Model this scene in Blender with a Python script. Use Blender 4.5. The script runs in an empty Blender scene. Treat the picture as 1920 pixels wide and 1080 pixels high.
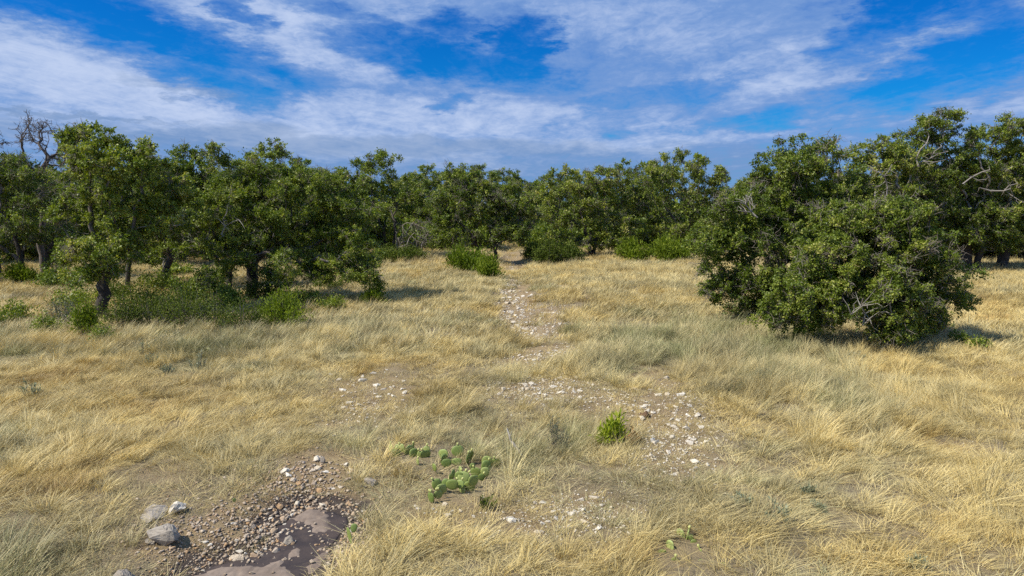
import bpy, bmesh, math, random
import numpy as np
from mathutils import Vector

R = math.radians
scene = bpy.context.scene
COL = scene.collection
rng = np.random.default_rng(7)
random.seed(7)

# ------------------------------------------------------------------ camera
CAM_H = 5.5
PITCH = math.atan(155 / 1280)
FPX = 1280.0                       # focal length in photograph pixels
cam_d = bpy.data.cameras.new("camera")
cam = bpy.data.objects.new("camera", cam_d)
COL.objects.link(cam)
cam.location = (0, 0, CAM_H)
cam.rotation_euler = (R(90) - PITCH, 0, 0)
cam_d.sensor_width = 36
cam_d.lens = 36 * FPX / 1920
cam_d.clip_start = 0.1
cam_d.clip_end = 9000
scene.camera = cam

# ------------------------------------------------------------------ light
SUN_EL, SUN_AZ = R(50), R(-109)    # azimuth from +Y towards +X: sun stands left, a little behind the viewer
sun_d = bpy.data.lights.new("sun", "SUN")
sun_d.energy = 5.0
sun_d.angle = R(0.8)
sun_d.color = (1.0, 0.945, 0.86)
sun = bpy.data.objects.new("sun", sun_d)
COL.objects.link(sun)
sdir = Vector((math.sin(SUN_AZ) * math.cos(SUN_EL), math.cos(SUN_AZ) * math.cos(SUN_EL), math.sin(SUN_EL)))
sun.rotation_euler = sdir.to_track_quat("Z", "Y").to_euler()
sun.location = sdir * 60

vs = scene.view_settings
vs.view_transform = "Standard"
vs.look = "None"
vs.exposure = 0.27
vs.gamma = 1.0
vs.use_curve_mapping = False
scene.cycles.use_adaptive_sampling = True
scene.cycles.adaptive_threshold = 0.02
scene.cycles.max_bounces = 4
scene.cycles.diffuse_bounces = 2
scene.cycles.glossy_bounces = 2
scene.cycles.transmission_bounces = 4
scene.cycles.transparent_max_bounces = 4
scene.cycles.use_denoising = False
scene.cycles.caustics_reflective = False
scene.cycles.caustics_refractive = False


def ray(u, v):
    x, y = (u - 960) / FPX, (540 - v) / FPX
    cp, sp = math.cos(PITCH), math.sin(PITCH)
    return np.array([x, cp + y * sp, -sp + y * cp])


def gnd(u, v):
    r = ray(u, v)
    t = -CAM_H / r[2]
    return r[0] * t, r[1] * t


def at(u, v, Y):
    r = ray(u, v)
    t = Y / r[1]
    return np.array([r[0] * t, Y, CAM_H + r[2] * t])


def azel(u, v):
    r = ray(u, v)
    return math.atan2(r[0], r[1]), math.atan2(r[2], math.hypot(r[0], r[1]))


# ------------------------------------------------------------------ node helper
class NT:
    def __init__(self, tree):
        self.t = tree
        self.t.nodes.clear()

    def n(self, typ, **kw):
        nd = self.t.nodes.new(typ)
        for k, v in kw.items():
            if k == "ins":
                for i, val in v.items():
                    if isinstance(val, bpy.types.NodeSocket):
                        self.t.links.new(val, nd.inputs[i])
                    else:
                        nd.inputs[i].default_value = val
            else:
                setattr(nd, k, v)
        return nd

    def m(self, op, a, b=0.0, c=None, clamp=False):
        nd = self.n("ShaderNodeMath", operation=op, use_clamp=clamp, ins={0: a, 1: b})
        if c is not None:
            if isinstance(c, bpy.types.NodeSocket):
                self.t.links.new(c, nd.inputs[2])
            else:
                nd.inputs[2].default_value = c
        return nd.outputs[0]

    def mix(self, f, a, b, blend="MIX"):
        nd = self.n("ShaderNodeMix", data_type="RGBA", blend_type=blend)
        for i, val in ((0, f), (6, a), (7, b)):
            if isinstance(val, bpy.types.NodeSocket):
                self.t.links.new(val, nd.inputs[i])
            else:
                if i != 0 and len(val) == 3:
                    val = (*val, 1)
                nd.inputs[i].default_value = val
        return nd.outputs[2]

    def mr(self, v, a, b, c=0.0, d=1.0, smooth=True):
        nd = self.n("ShaderNodeMapRange", interpolation_type="SMOOTHSTEP" if smooth else "LINEAR",
                    ins={0: v, 1: a, 2: b, 3: c, 4: d})
        return nd.outputs[0]

    def noise(self, vec, scale, detail=4, rough=0.55, dist=0.0, lac=2.0):
        nd = self.n("ShaderNodeTexNoise", ins={"Scale": scale, "Detail": detail, "Roughness": rough,
                                               "Distortion": dist, "Lacunarity": lac})
        if vec is not None:
            self.t.links.new(vec, nd.inputs["Vector"])
        return nd.outputs["Fac"]

    def ramp(self, f, stops):
        nd = self.n("ShaderNodeValToRGB")
        self.t.links.new(f, nd.inputs[0])
        e = nd.color_ramp.elements
        while len(e) < len(stops):
            e.new(0.5)
        for el, (p, c) in zip(e, stops):
            el.position = p
            el.color = (*c, 1)
        return nd.outputs[0]


# ------------------------------------------------------------------ sky
world = bpy.data.worlds.new("World")
scene.world = world
world.use_nodes = True
W = NT(world.node_tree)
tc = W.n("ShaderNodeTexCoord").outputs["Generated"]
sky = W.n("ShaderNodeTexSky", sky_type="NISHITA", sun_disc=False, sun_elevation=SUN_EL, sun_rotation=SUN_AZ,
          altitude=300.0, air_density=1.0, dust_density=0.6, ozone_density=2.5)
skyc = W.n("ShaderNodeHueSaturation", ins={"Hue": 0.5, "Saturation": 1.5, "Value": 1.0, "Color": sky.outputs[0]}).outputs[0]
skyc = W.mix(1.0, skyc, (0.055, 0.59, 0.98), "MULTIPLY")
sep = W.n("ShaderNodeSeparateXYZ", ins={0: tc})
X, Y, Z = sep.outputs
AZ = W.m("ARCTAN2", X, Y)
EL = W.m("ARCSINE", Z)
# direction in degrees-like plane, warped by noise so that no cloud edge is a clean ellipse
ae = W.n("ShaderNodeCombineXYZ", ins={0: AZ, 1: EL}).outputs[0]
aes = W.n("ShaderNodeVectorMath", operation="MULTIPLY", ins={0: ae, 1: (1.0, 3.2, 1.0)}).outputs[0]
wn = W.n("ShaderNodeTexNoise", ins={"Vector": aes, "Scale": 9.0, "Detail": 8.0, "Roughness": 0.66}).outputs["Color"]
wn2 = W.n("ShaderNodeVectorMath", operation="SUBTRACT", ins={0: wn, 1: (0.5, 0.5, 0.5)}).outputs[0]
wn3 = W.n("ShaderNodeVectorMath", operation="MULTIPLY", ins={0: wn2, 1: (0.22, 0.075, 0.0)}).outputs[0]
aew = W.n("ShaderNodeVectorMath", operation="ADD", ins={0: ae, 1: wn3}).outputs[0]
sw = W.n("ShaderNodeSeparateXYZ", ins={0: aew})
AW, EW = sw.outputs[0], sw.outputs[1]


def blob(u, v, ru, rv, rot=0.0, soft=0.95):
    """soft rotated ellipse in (azimuth, elevation): 1 inside, 0 outside"""
    a, e = azel(u, v)
    c, s = math.cos(R(rot)), math.sin(R(rot))
    da = W.m("SUBTRACT", AW, a)
    de = W.m("SUBTRACT", EW, e)
    # image v grows downwards, so a positive rot goes down to the right
    p = W.m("ADD", W.m("MULTIPLY", da, c), W.m("MULTIPLY", de, -s))
    q = W.m("ADD", W.m("MULTIPLY", da, s), W.m("MULTIPLY", de, c))
    p = W.m("MULTIPLY", p, FPX / ru)
    q = W.m("MULTIPLY", q, FPX / rv)
    r2 = W.m("ADD", W.m("MULTIPLY", p, p), W.m("MULTIPLY", q, q))
    return W.mr(r2, 1.0 + soft * 1.5, max(0.0, 0.8 - soft), 0.0, 1.0)


def blobs(lst):
    out = None
    for *b, w in lst:
        k = W.m("MULTIPLY", blob(*b), w)
        out = k if out is None else W.m("MAXIMUM", out, k)
    return out


holes = blobs([(190, 38, 270, 40, 13, .9, 1.0), (350, 105, 150, 46, 27, .9, 1.0), (450, 22, 55, 24, 20, .9, .9),
               (840, 112, 190, 34, 8, .9, .95), (715, 78, 50, 20, 25, .9, .7), (985, 95, 55, 62, 0, .9, .95),
               (840, 48, 80, 22, 5, .9, .8), (1690, 32, 110, 42, -24, .9, 1.0), (1865, 20, 70, 26, 10, .9, .9),
               (1800, 128, 160, 46, -14, .9, 1.0), (1640, 92, 38, 14, -20, .9, .6), (1405, 228, 120, 18, -4, .9, .6),
               (1240, 175, 150, 16, -5, .9, .35), (845, 190, 42, 12, 0, .9, .6), (1120, 232, 80, 24, -5, .9, .4),
               (620, 20, 50, 20, 10, .9, .5), (1560, 20, 60, 20, 0, .9, .35)])
whites = blobs([(220, 98, 330, 18, 12, .9, .9), (340, 190, 480, 44, 9, .95, .95), (560, 66, 180, 46, 12, .95, .85),
                (660, 98, 90, 28, 10, .9, .75), (860, 215, 330, 30, 3, .95, .75), (1200, 40, 170, 50, 5, .95, .45),
                (1500, 112, 150, 26, -4, .95, .5), (1640, 96, 200, 24, -14, .95, .8), (1160, 256, 280, 22, -1, .95, .75),
                (1760, 192, 220, 24, -3, .95, .55), (700, 5, 100, 40, 0, .95, .4), (80, 190, 200, 60, 0, .95, .6)])
slate = blobs([(600, 268, 640, 20, 1, .8, .75), (120, 208, 170, 5, 1, .7, .8), (330, 162, 70, 7, 6, .8, .5),
               (1020, 280, 80, 7, 0, .8, .5), (770, 262, 120, 7, -2, .8, .7), (1050, 318, 1400, 26, 0, .9, .5),
               (40, 235, 160, 16, 3, .8, .5)])
# drifting fibres and puffs
# (cloud sheet seen in perspective: streaks run along the view and fan out from the horizon)
zc = W.m("MAXIMUM", Z, 0.035)
pl = W.n("ShaderNodeCombineXYZ", ins={0: W.m("MULTIPLY", W.m("DIVIDE", X, zc), 0.85), 1: W.m("MULTIPLY", W.m("DIVIDE", Y, zc), 0.24)}).outputs[0]
n_f = W.noise(pl, 1.5, 10, 0.68, 0.9)
puf = W.n("ShaderNodeVectorMath", operation="MULTIPLY", ins={0: ae, 1: (1.0, 2.3, 1.0)}).outputs[0]
n_p = W.m("ADD", W.m("MULTIPLY", W.noise(puf, 15.0, 9, 0.66, 0.5), 0.6), W.m("MULTIPLY", W.noise(puf, 52.0, 6, 0.62, 0.8), 0.4))
n_l = W.noise(puf, 4.0, 5, 0.55, 0.2)
# veil: on average well covered, holes torn by the blobs above
veil = W.m("ADD", W.m("MULTIPLY", n_f, 0.85), W.m("MULTIPLY", n_p, 1.0))
veil = W.m("ADD", veil, W.m("MULTIPLY", n_l, 0.45))
veil = W.m("ADD", W.m("SUBTRACT", veil, W.m("MULTIPLY", holes, 0.66)), W.m("MULTIPLY", whites, 0.28))
veil = W.mr(veil, 0.50, 1.22, 0.0, 0.95)
brig = W.m("ADD", W.m("MULTIPLY", n_p, 1.15), W.m("MULTIPLY", n_f, 0.9))
brig = W.m("ADD", brig, W.m("MULTIPLY", whites, 0.52))
brig = W.m("SUBTRACT", brig, W.m("MULTIPLY", holes, 0.6))
brig = W.mr(brig, 0.98, 1.72, 0.0, 0.92)
K = 1 / 0.10
skyc = W.mix(veil, skyc, (0.155 * K, 0.278 * K, 0.555 * K))
skyc = W.mix(brig, skyc, (0.46 * K, 0.545 * K, 0.735 * K))
skyc = W.mix(W.m("MULTIPLY", slate, 0.74), skyc, (0.145 * K, 0.240 * K, 0.42 * K))
bg = W.n("ShaderNodeBackground", ins={0: skyc, 1: 0.10})
W.n("ShaderNodeOutputWorld", ins={0: bg.outputs[0]})


# ------------------------------------------------------------------ numpy helpers
def hash2(ix, iy, s):
    h = (ix.astype(np.int64) * 374761393 + iy.astype(np.int64) * 668265263 + s * 1442695040) & 0x7FFFFFFF
    h = ((h ^ (h >> 13)) * 1274126177) & 0x7FFFFFFF
    return ((h ^ (h >> 16)) & 0xFFFFF) / float(0xFFFFF)


def vnoise(x, y, s=0):
    x, y = np.asarray(x, float), np.asarray(y, float)
    ix, iy = np.floor(x), np.floor(y)
    fx, fy = x - ix, y - iy
    fx, fy = fx * fx * (3 - 2 * fx), fy * fy * (3 - 2 * fy)
    ix, iy = ix.astype(int), iy.astype(int)
    a, b = hash2(ix, iy, s), hash2(ix + 1, iy, s)
    c, d = hash2(ix, iy + 1, s), hash2(ix + 1, iy + 1, s)
    return (a * (1 - fx) + b * fx) * (1 - fy) + (c * (1 - fx) + d * fx) * fy


def fbm(x, y, s=0, o=3):
    t, a, n = 0, 1.0, 0
    for k in range(o):
        t = t + a * vnoise(x * 2 ** k, y * 2 ** k, s + k * 17)
        n += a
        a *= 0.5
    return t / n


def sstep(a, b, x):
    t = np.clip((x - a) / (b - a), 0, 1)
    return t * t * (3 - 2 * t)


def poly_sd(px, py, poly):
    """signed distance, negative inside"""
    px, py = np.asarray(px, float), np.asarray(py, float)
    d = np.full(px.shape, 1e9)
    ins = np.zeros(px.shape, bool)
    n = len(poly)
    for i in range(n):
        ax, ay = poly[i]
        bx, by = poly[(i + 1) % n]
        ex, ey = bx - ax, by - ay
        t = np.clip(((px - ax) * ex + (py - ay) * ey) / (ex * ex + ey * ey), 0, 1)
        d = np.minimum(d, np.hypot(px - ax - t * ex, py - ay - t * ey))
        c = ((ay > py) != (by > py)) & (px < (bx - ax) * (py - ay) / ((by - ay) if by != ay else 1e-9) + ax)
        ins ^= c
    return np.where(ins, -d, d)


def gell(u, v, ru, rv):
    """ellipse on the ground (cx, cy, rx, ry)"""
    cx, cy = gnd(u, v)
    rx = abs(gnd(u + ru, v)[0] - cx)
    ry = (gnd(u, v - rv)[1] - gnd(u, v + rv)[1]) / 2
    return cx, (gnd(u, v - rv)[1] + gnd(u, v + rv)[1]) / 2, rx, ry


def ell(x, y, e, soft=0.6):
    r = np.hypot((x - e[0]) / e[2], (y - e[1]) / e[3])
    return 1 - sstep(1 - soft * 0.5, 1 + soft * 0.5, r)


MUD_PX = [(318, 1100), (345, 1066), (392, 1032), (440, 1022), (490, 1012), (522, 996), (520, 962), (547, 943), (585, 929),
          (628, 934), (652, 943), (655, 958), (640, 978), (622, 996), (600, 1014), (582, 1036), (570, 1062), (520, 1085), (500, 1150), (330, 1150)]
MUD = [gnd(*p) for p in MUD_PX]
SOIL_PX = [(255, 1150), (275, 1060), (250, 1030), (290, 1000), (370, 975), (400, 950), (470, 930), (540, 868), (600, 852), (640, 880),
           (690, 925), (700, 970), (650, 1020), (620, 1080), (610, 1150)]
SOIL = [gnd(*p) for p in SOIL_PX]
BARE = [(gell(1000, 620, 80, 26), .8), (gell(1160, 760, 110, 34), .72), (gell(1240, 720, 60, 24), .7), (gell(1270, 880, 90, 30), .66), (gell(300, 905, 120, 40), .5), (gell(1262, 808, 110, 95), .76), (gell(690, 752, 100, 55), .76), (gell(965, 572, 44, 52), .99), (gell(1005, 588, 75, 28), .72),
        (gell(1010, 734, 140, 30), .8), (gell(1085, 970, 160, 48), .78), (gell(1030, 662, 90, 20), .82), (gell(590, 880, 70, 40), .85),
        (gell(1815, 838, 60, 22), .7), (gell(962, 490, 30, 22), .95), (gell(840, 950, 90, 30), .6), (gell(735, 700, 40, 20), .5),
        (gell(650, 1030, 60, 40), .55)]
PIT_Z = -0.27


def H(x, y):
    x, y = np.asarray(x, float), np.asarray(y, float)
    z = (fbm(x * 0.11 + 5, y * 0.11, 3) - 0.5) * 0.55 + (fbm(x * 0.55, y * 0.55, 9) - 0.5) * 0.16
    near = 1 - sstep(120, 400, np.hypot(x, y))
    z = z * near + (fbm(x * 0.004 + 3, y * 0.004, 21) - 0.5) * 6 * sstep(150, 900, np.hypot(x, y))
    # the dry wash runs a little lower than its banks
    wx = 0.2 + (vnoise(y * 0.12, 0 * y, 5) - 0.5) * 1.2
    z = z - 0.28 * np.exp(-((x - wx) / 1.6) ** 2) * sstep(18, 26, y) * (1 - sstep(80, 100, y))
    d = poly_sd(x, y, MUD)
    k = 1 - sstep(0.0, 1.0, d)
    return z * (1 - k) + PIT_Z * k


def H1(x, y):
    return float(H(np.array([x]), np.array([y]))[0])


def bare_f(x, y):
    b = np.zeros(np.shape(x))
    wob = (fbm(x * .8, y * .8, 43) - .5) * 1.1 + (vnoise(x * 3.1, y * 3.1, 47) - .5) * .5
    for e, w in BARE:
        r_ = np.hypot((x - e[0]) / e[2], (y - e[1]) / e[3]) + wob
        b = np.maximum(b, (1 - sstep(.45, 1.35, r_)) * w)
    d = poly_sd(x, y, SOIL)
    b = np.maximum(b, (1 - sstep(-0.35, 0.25, d + (vnoise(x * 3, y * 3, 77) - .5) * .7)) * 0.93)
    return b


# ------------------------------------------------------------------ mesh helpers
def mesh_np(name, verts, faces_list, mats=None, attrs=None, smooth=False):
    """faces_list: arrays (n,k) of vertex ids"""
    me = bpy.data.meshes.new(name)
    verts = np.asarray(verts, np.float32)
    me.vertices.add(len(verts))
    me.vertices.foreach_set("co", verts.ravel())
    loops = np.concatenate([f.ravel() for f in faces_list]).astype(np.int32)
    sizes = np.concatenate([np.full(len(f), f.shape[1], np.int32) for f in faces_list])
    starts = np.concatenate([[0], np.cumsum(sizes)[:-1]]).astype(np.int32)
    me.loops.add(len(loops))
    me.loops.foreach_set("vertex_index", loops)
    me.polygons.add(len(sizes))
    me.polygons.foreach_set("loop_start", starts)
    if smooth:
        me.polygons.foreach_set("use_smooth", np.ones(len(sizes), bool))
    for k, a in (attrs or {}).items():
        at_ = me.attributes.new(k, "FLOAT", "POINT")
        at_.data.foreach_set("value", np.asarray(a, np.float32))
    me.update(calc_edges=True)
    for m in mats or []:
        me.materials.append(m)
    return me


def link(name, data, parent=None, loc=None, **props):
    o = bpy.data.objects.new(name, data)
    COL.objects.link(o)
    if parent is not None:
        o.parent = parent
    if loc is not None:
        o.location = loc
    for k, v in props.items():
        o[k] = v
    return o


def unit(a):
    return a / np.maximum(np.linalg.norm(a, axis=-1, keepdims=True), 1e-9)


# ------------------------------------------------------------------ materials
def mat(name):
    m = bpy.data.materials.new(name)
    m.use_nodes = True
    return m, NT(m.node_tree)


def leaf_mat(name, stops, rough=0.42, trans=0.3, spec=0.5, tr_col=(1.35, 1.5, 0.5)):
    m, N = mat(name)
    tint = N.n("ShaderNodeAttribute", attribute_name="tint").outputs["Fac"]
    rnd = N.n("ShaderNodeObjectInfo").outputs["Random"]
    f = N.m("ADD", tint, N.m("MULTIPLY", N.m("SUBTRACT", rnd, 0.5), 0.26), clamp=True)
    c = N.ramp(f, stops)
    p = N.n("ShaderNodeBsdfPrincipled", ins={"Base Color": c, "Roughness": rough, "Specular IOR Level": spec})
    tcol = N.mix(1.0, c, tr_col, "MULTIPLY")
    t = N.n("ShaderNodeBsdfTranslucent", ins={0: tcol})
    mx = N.n("ShaderNodeMixShader", ins={0: trans, 1: p.outputs[0], 2: t.outputs[0]})
    N.n("ShaderNodeOutputMaterial", ins={0: mx.outputs[0]})
    return m


M_OAK = leaf_mat("oak_leaf", [(0, (0.055, 0.092, 0.011)), (0.5, (0.158, 0.212, 0.024)), (0.80, (0.32, 0.36, 0.05)), (1, (0.52, 0.47, 0.16))], 0.5, 0.28, 0.35, (1.3, 1.4, 0.4))
M_JUN = leaf_mat("juniper_leaf", [(0, (0.06, 0.098, 0.008)), (0.6, (0.165, 0.22, 0.016)), (1, (0.28, 0.32, 0.035))], 0.7, 0.3, 0.2)
M_JUN2 = leaf_mat("young_juniper_leaf", [(0, (0.13, 0.18, 0.010)), (0.6, (0.32, 0.38, 0.025)), (1, (0.50, 0.50, 0.06))], 0.7, 0.3, 0.2)
M_SHR = leaf_mat("shrub_leaf", [(0, (0.05, 0.075, 0.012)), (0.6, (0.105, 0.14, 0.022)), (1, (0.20, 0.225, 0.05))], 0.7, 0.25, 0.12)
M_GRY = leaf_mat("grey_leaf", [(0, (0.08, 0.10, 0.065)), (0.6, (0.14, 0.165, 0.10)), (1, (0.24, 0.25, 0.16))], 0.6, 0.2, tr_col=(1, 1.1, .8))
M_SIL = leaf_mat("silver_leaf", [(0, (0.17, 0.20, 0.12)), (0.6, (0.27, 0.30, 0.18)), (1, (0.42, 0.42, 0.27))], 0.6, 0.2, tr_col=(1, 1.1, .8))
M_RUST = leaf_mat("rust_leaf", [(0, (0.20, 0.07, 0.012)), (1, (0.42, 0.18, 0.03))], 0.6, 0.2, tr_col=(1, 1, .6))


def bark_mat(name, c0, c1, lich):
    m, N = mat(name)
    t = N.n("ShaderNodeTexCoord").outputs["Object"]
    st = N.n("ShaderNodeMapping", ins={0: t, "Scale": (1, 1, 0.35)}).outputs[0]
    n1 = N.noise(st, 14, 6, 0.65, 0.3)
    n2 = N.noise(t, 3.2, 5, 0.6)
    c = N.mix(n1, c0, c1)
    c = N.mix(N.mr(n2, 0.5, 0.68, 0, lich), c, (0.36, 0.36, 0.31))
    b = N.n("ShaderNodeBump", ins={"Strength": 0.7, "Distance": 0.03, "Height": n1})
    p = N.n("ShaderNodeBsdfPrincipled", ins={"Base Color": c, "Roughness": 0.9, "Normal": b.outputs[0]})
    N.n("ShaderNodeOutputMaterial", ins={0: p.outputs[0]})
    return m


M_BARK = bark_mat("oak_bark", (0.018, 0.014, 0.011, 1), (0.075, 0.058, 0.044, 1), 0.15)
M_LIMB = bark_mat("limb_bark", (0.045, 0.036, 0.028, 1), (0.17, 0.14, 0.11, 1), 0.45)
M_TWIG = bark_mat("twig_bark", (0.10, 0.082, 0.06, 1), (0.30, 0.255, 0.20, 1), 0.55)
M_DEAD = bark_mat("dead_bark", (0.06, 0.045, 0.035, 1), (0.17, 0.135, 0.11, 1), 0.2)
M_GREY = bark_mat("grey_deadwood", (0.16, 0.14, 0.115, 1), (0.36, 0.32, 0.27, 1), 0.45)


def rock_mat(name, stops, spot=0.5):
    m, N = mat(name)
    t = N.n("ShaderNodeTexCoord").outputs["Object"]
    rnd = N.n("ShaderNodeObjectInfo").outputs["Random"]
    tint = N.n("ShaderNodeAttribute", attribute_name="tint").outputs["Fac"]
    f = N.m("FRACT", N.m("ADD", rnd, tint))
    c = N.ramp(f, stops)
    n1 = N.noise(t, 9, 7, 0.65)
    n2 = N.noise(t, 2.6, 5, 0.6, 0.5)
    c = N.mix(N.mr(n1, 0.35, 0.75, 0, spot), c, (0.17, 0.14, 0.11))
    c = N.mix(N.mr(n2, 0.55, 0.75, 0, 0.45), c, (0.38, 0.30, 0.18))
    b = N.n("ShaderNodeBump", ins={"Strength": 0.6, "Distance": 0.02, "Height": n1})
    p = N.n("ShaderNodeBsdfPrincipled", ins={"Base Color": c, "Roughness": 0.88, "Normal": b.outputs[0]})
    N.n("ShaderNodeOutputMaterial", ins={0: p.outputs[0]})
    return m


M_ROCK = rock_mat("limestone", [(0, (0.70, 0.63, 0.50)), (0.3, (0.54, 0.47, 0.355)), (0.55, (0.80, 0.74, 0.61)), (0.85, (0.50, 0.41, 0.275)), (1, (0.70, 0.63, 0.50))], 0.5)
M_COB = rock_mat("pool_cobble", [(0, (0.44, 0.355, 0.26)), (0.3, (0.32, 0.24, 0.16)), (0.55, (0.56, 0.46, 0.33)), (0.75, (0.42, 0.25, 0.11)), (1, (0.44, 0.355, 0.26))], 0.4)
M_BOUL = rock_mat("weathered_limestone", [(0, (0.28, 0.24, 0.185)), (0.5, (0.35, 0.305, 0.24)), (1, (0.28, 0.24, 0.185))], 0.8)


def ground_mat():
    m, N = mat("dry_ground")
    t = N.n("ShaderNodeNewGeometry").outputs["Position"]
    bare = N.n("ShaderNodeAttribute", attribute_name="bare").outputs["Fac"]
    dark = N.n("ShaderNodeAttribute", attribute_name="damp").outputs["Fac"]
    n1 = N.noise(t, 0.35, 6, 0.6)
    n2 = N.noise(t, 2.2, 6, 0.65)
    n3 = N.noise(t, 26, 5, 0.7)
    st = N.n("ShaderNodeMapping", ins={0: t, "Rotation": (0, 0, 0.5), "Scale": (9, 34, 9)}).outputs[0]
    n4 = N.noise(st, 1.0, 5, 0.7, 0.8)
    c = N.mix(N.mr(n1, 0.35, 0.68), (0.27, 0.20, 0.10), (0.23, 0.185, 0.11))
    c = N.mix(N.mr(n2, 0.42, 0.72, 0, 0.75), c, (0.20, 0.155, 0.085))
    c = N.mix(N.mr(n4, 0.5, 0.72, 0, 0.6), c, (0.48, 0.37, 0.2))
    c = N.mix(N.mr(n3, 0.5, 0.72, 0, 0.6), c, (0.13, 0.10, 0.06))
    soil = N.mix(N.mr(n2, 0.35, 0.7), (0.30, 0.215, 0.105), (0.20, 0.138, 0.068))
    soil = N.mix(N.mr(n3, 0.45, 0.75, 0, 0.5), soil, (0.46, 0.35, 0.2))
    c = N.mix(N.mr(N.m("ADD", bare, N.m("MULTIPLY", N.m("SUBTRACT", n2, 0.5), 0.6)), 0.3, 0.75), c, soil)
    c = N.mix(N.mr(N.m("ADD", dark, N.m("MULTIPLY", N.m("SUBTRACT", n2, 0.5), 0.7)), 0.3, 0.7), c, (0.060, 0.042, 0.031))
    bmp = N.n("ShaderNodeBump", ins={"Strength": 0.8, "Distance": 0.05, "Height": N.m("ADD", n3, n4)})
    p = N.n("ShaderNodeBsdfPrincipled", ins={"Base Color": c, "Roughness": 0.95, "Normal": bmp.outputs[0]})
    N.n("ShaderNodeOutputMaterial", ins={0: p.outputs[0]})
    return m


M_GROUND = ground_mat()


def mud_mat(name, c0, c1, r0, r1, sc):
    m, N = mat(name)
    t = N.n("ShaderNodeNewGeometry").outputs["Position"]
    n1 = N.noise(t, sc, 7, 0.6, 0.6)
    n2 = N.noise(t, sc * 9, 6, 0.7)
    c = N.mix(N.mr(n1, 0.35, 0.68), c0, c1)
    c = N.mix(N.mr(n2, 0.5, 0.75, 0, 0.5), c, tuple(x * 0.55 for x in c0))
    rg = N.mr(n1, 0.35, 0.7, r0, r1)
    b = N.n("ShaderNodeBump", ins={"Strength": 0.35, "Distance": 0.02, "Height": n2})
    p = N.n("ShaderNodeBsdfPrincipled", ins={"Base Color": c, "Roughness": rg, "Normal": b.outputs[0]})
    N.n("ShaderNodeOutputMaterial", ins={0: p.outputs[0]})
    return m


M_MUD = mud_mat("wet_mud", (0.034, 0.023, 0.018), (0.070, 0.048, 0.037), 0.62, 0.85, 2.2)
M_SLAB = mud_mat("silt_bedrock", (0.175, 0.128, 0.092), (0.255, 0.195, 0.145), 0.85, 0.95, 2.6)


def grass_mat(name, stops, trans=0.16):
    m, N = mat(name)
    ti = N.n("ShaderNodeAttribute", attribute_name="gtint", attribute_type="INSTANCER").outputs["Fac"]
    bl = N.n("ShaderNodeAttribute", attribute_name="tint").outputs["Fac"]
    f = N.m("ADD", ti, N.m("MULTIPLY", N.m("SUBTRACT", bl, 0.5), 0.42), clamp=True)
    c = N.ramp(f, stops)
    gv = N.n("ShaderNodeAttribute", attribute_name="gval", attribute_type="INSTANCER").outputs["Fac"]
    c = N.n("ShaderNodeHueSaturation", ins={"Value": gv, "Color": c}).outputs[0]
    p = N.n("ShaderNodeBsdfPrincipled", ins={"Base Color": c, "Roughness": 0.55, "Specular IOR Level": 0.35})
    t = N.n("ShaderNodeBsdfTranslucent", ins={0: c})
    mx = N.n("ShaderNodeMixShader", ins={0: trans, 1: p.outputs[0], 2: t.outputs[0]})
    N.n("ShaderNodeOutputMaterial", ins={0: mx.outputs[0]})
    return m


M_GRASS = grass_mat("dry_grass", [(0.0, (0.40, 0.27, 0.095)), (0.22, (0.58, 0.44, 0.15)), (0.45, (0.61, 0.49, 0.215)),
                                  (0.68, (0.48, 0.41, 0.21)), (0.85, (0.35, 0.325, 0.155)), (1.0, (0.24, 0.245, 0.09))])

# ------------------------------------------------------------------ ground sheet
def graded(segs):
    out = [segs[0][0]]
    for a, b, st in segs:
        n = max(1, int(round((b - a) / st)))
        out += list(np.linspace(a, b, n + 1)[1:])
    return np.array(out)


gx = graded([(-4000, -800, 400), (-800, -200, 50), (-200, -80, 8), (-80, -30, 1.6), (-30, -9, 0.5), (-9, 6, 0.16), (6, 30, 0.5), (30, 80, 1.6), (80, 200, 8), (200, 800, 50), (800, 4000, 400)])
gy = graded([(-400, -40, 40), (-40, 0, 4), (0, 8, 0.5), (8, 17, 0.16), (17, 40, 0.45), (40, 100, 1.2), (100, 220, 8), (220, 900, 50), (900, 6000, 400)])
GX, GY = np.meshgrid(gx, gy)
gxv, gyv = GX.ravel(), GY.ravel()
gz = H(gxv, gyv)
nx, ny = len(gx), len(gy)
ii = (np.arange(ny - 1)[:, None] * nx + np.arange(nx - 1)[None]).ravel()
gf = np.stack([ii, ii + 1, ii + nx + 1, ii + nx], 1)
damp = 1 - sstep(0.0, 1.0, poly_sd(gxv, gyv, MUD))
gm = mesh_np("ground", np.stack([gxv, gyv, gz], 1), [gf], [M_GROUND], {"bare": bare_f(gxv, gyv), "damp": damp}, True)
link("ground", gm, kind="structure")


def noisy_poly(poly, step=0.06, amp=0.09, seed=0):
    pts = []
    n = len(poly)
    for i in range(n):
        a, b = np.array(poly[i]), np.array(poly[(i + 1) % n])
        k = max(1, int(np.hypot(*(b - a)) / step))
        for j in range(k):
            pts.append(a + (b - a) * j / k)
    p = np.array(pts)
    for _ in range(1):
        p = (np.roll(p, 1, 0) + p * 2 + np.roll(p, -1, 0)) / 4
    p[:, 0] += (fbm(p[:, 0] * 4, p[:, 1] * 4, seed) - .5) * amp * 2
    p[:, 1] += (fbm(p[:, 0] * 4 + 50, p[:, 1] * 4, seed + 5) - .5) * amp * 3
    return p


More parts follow.
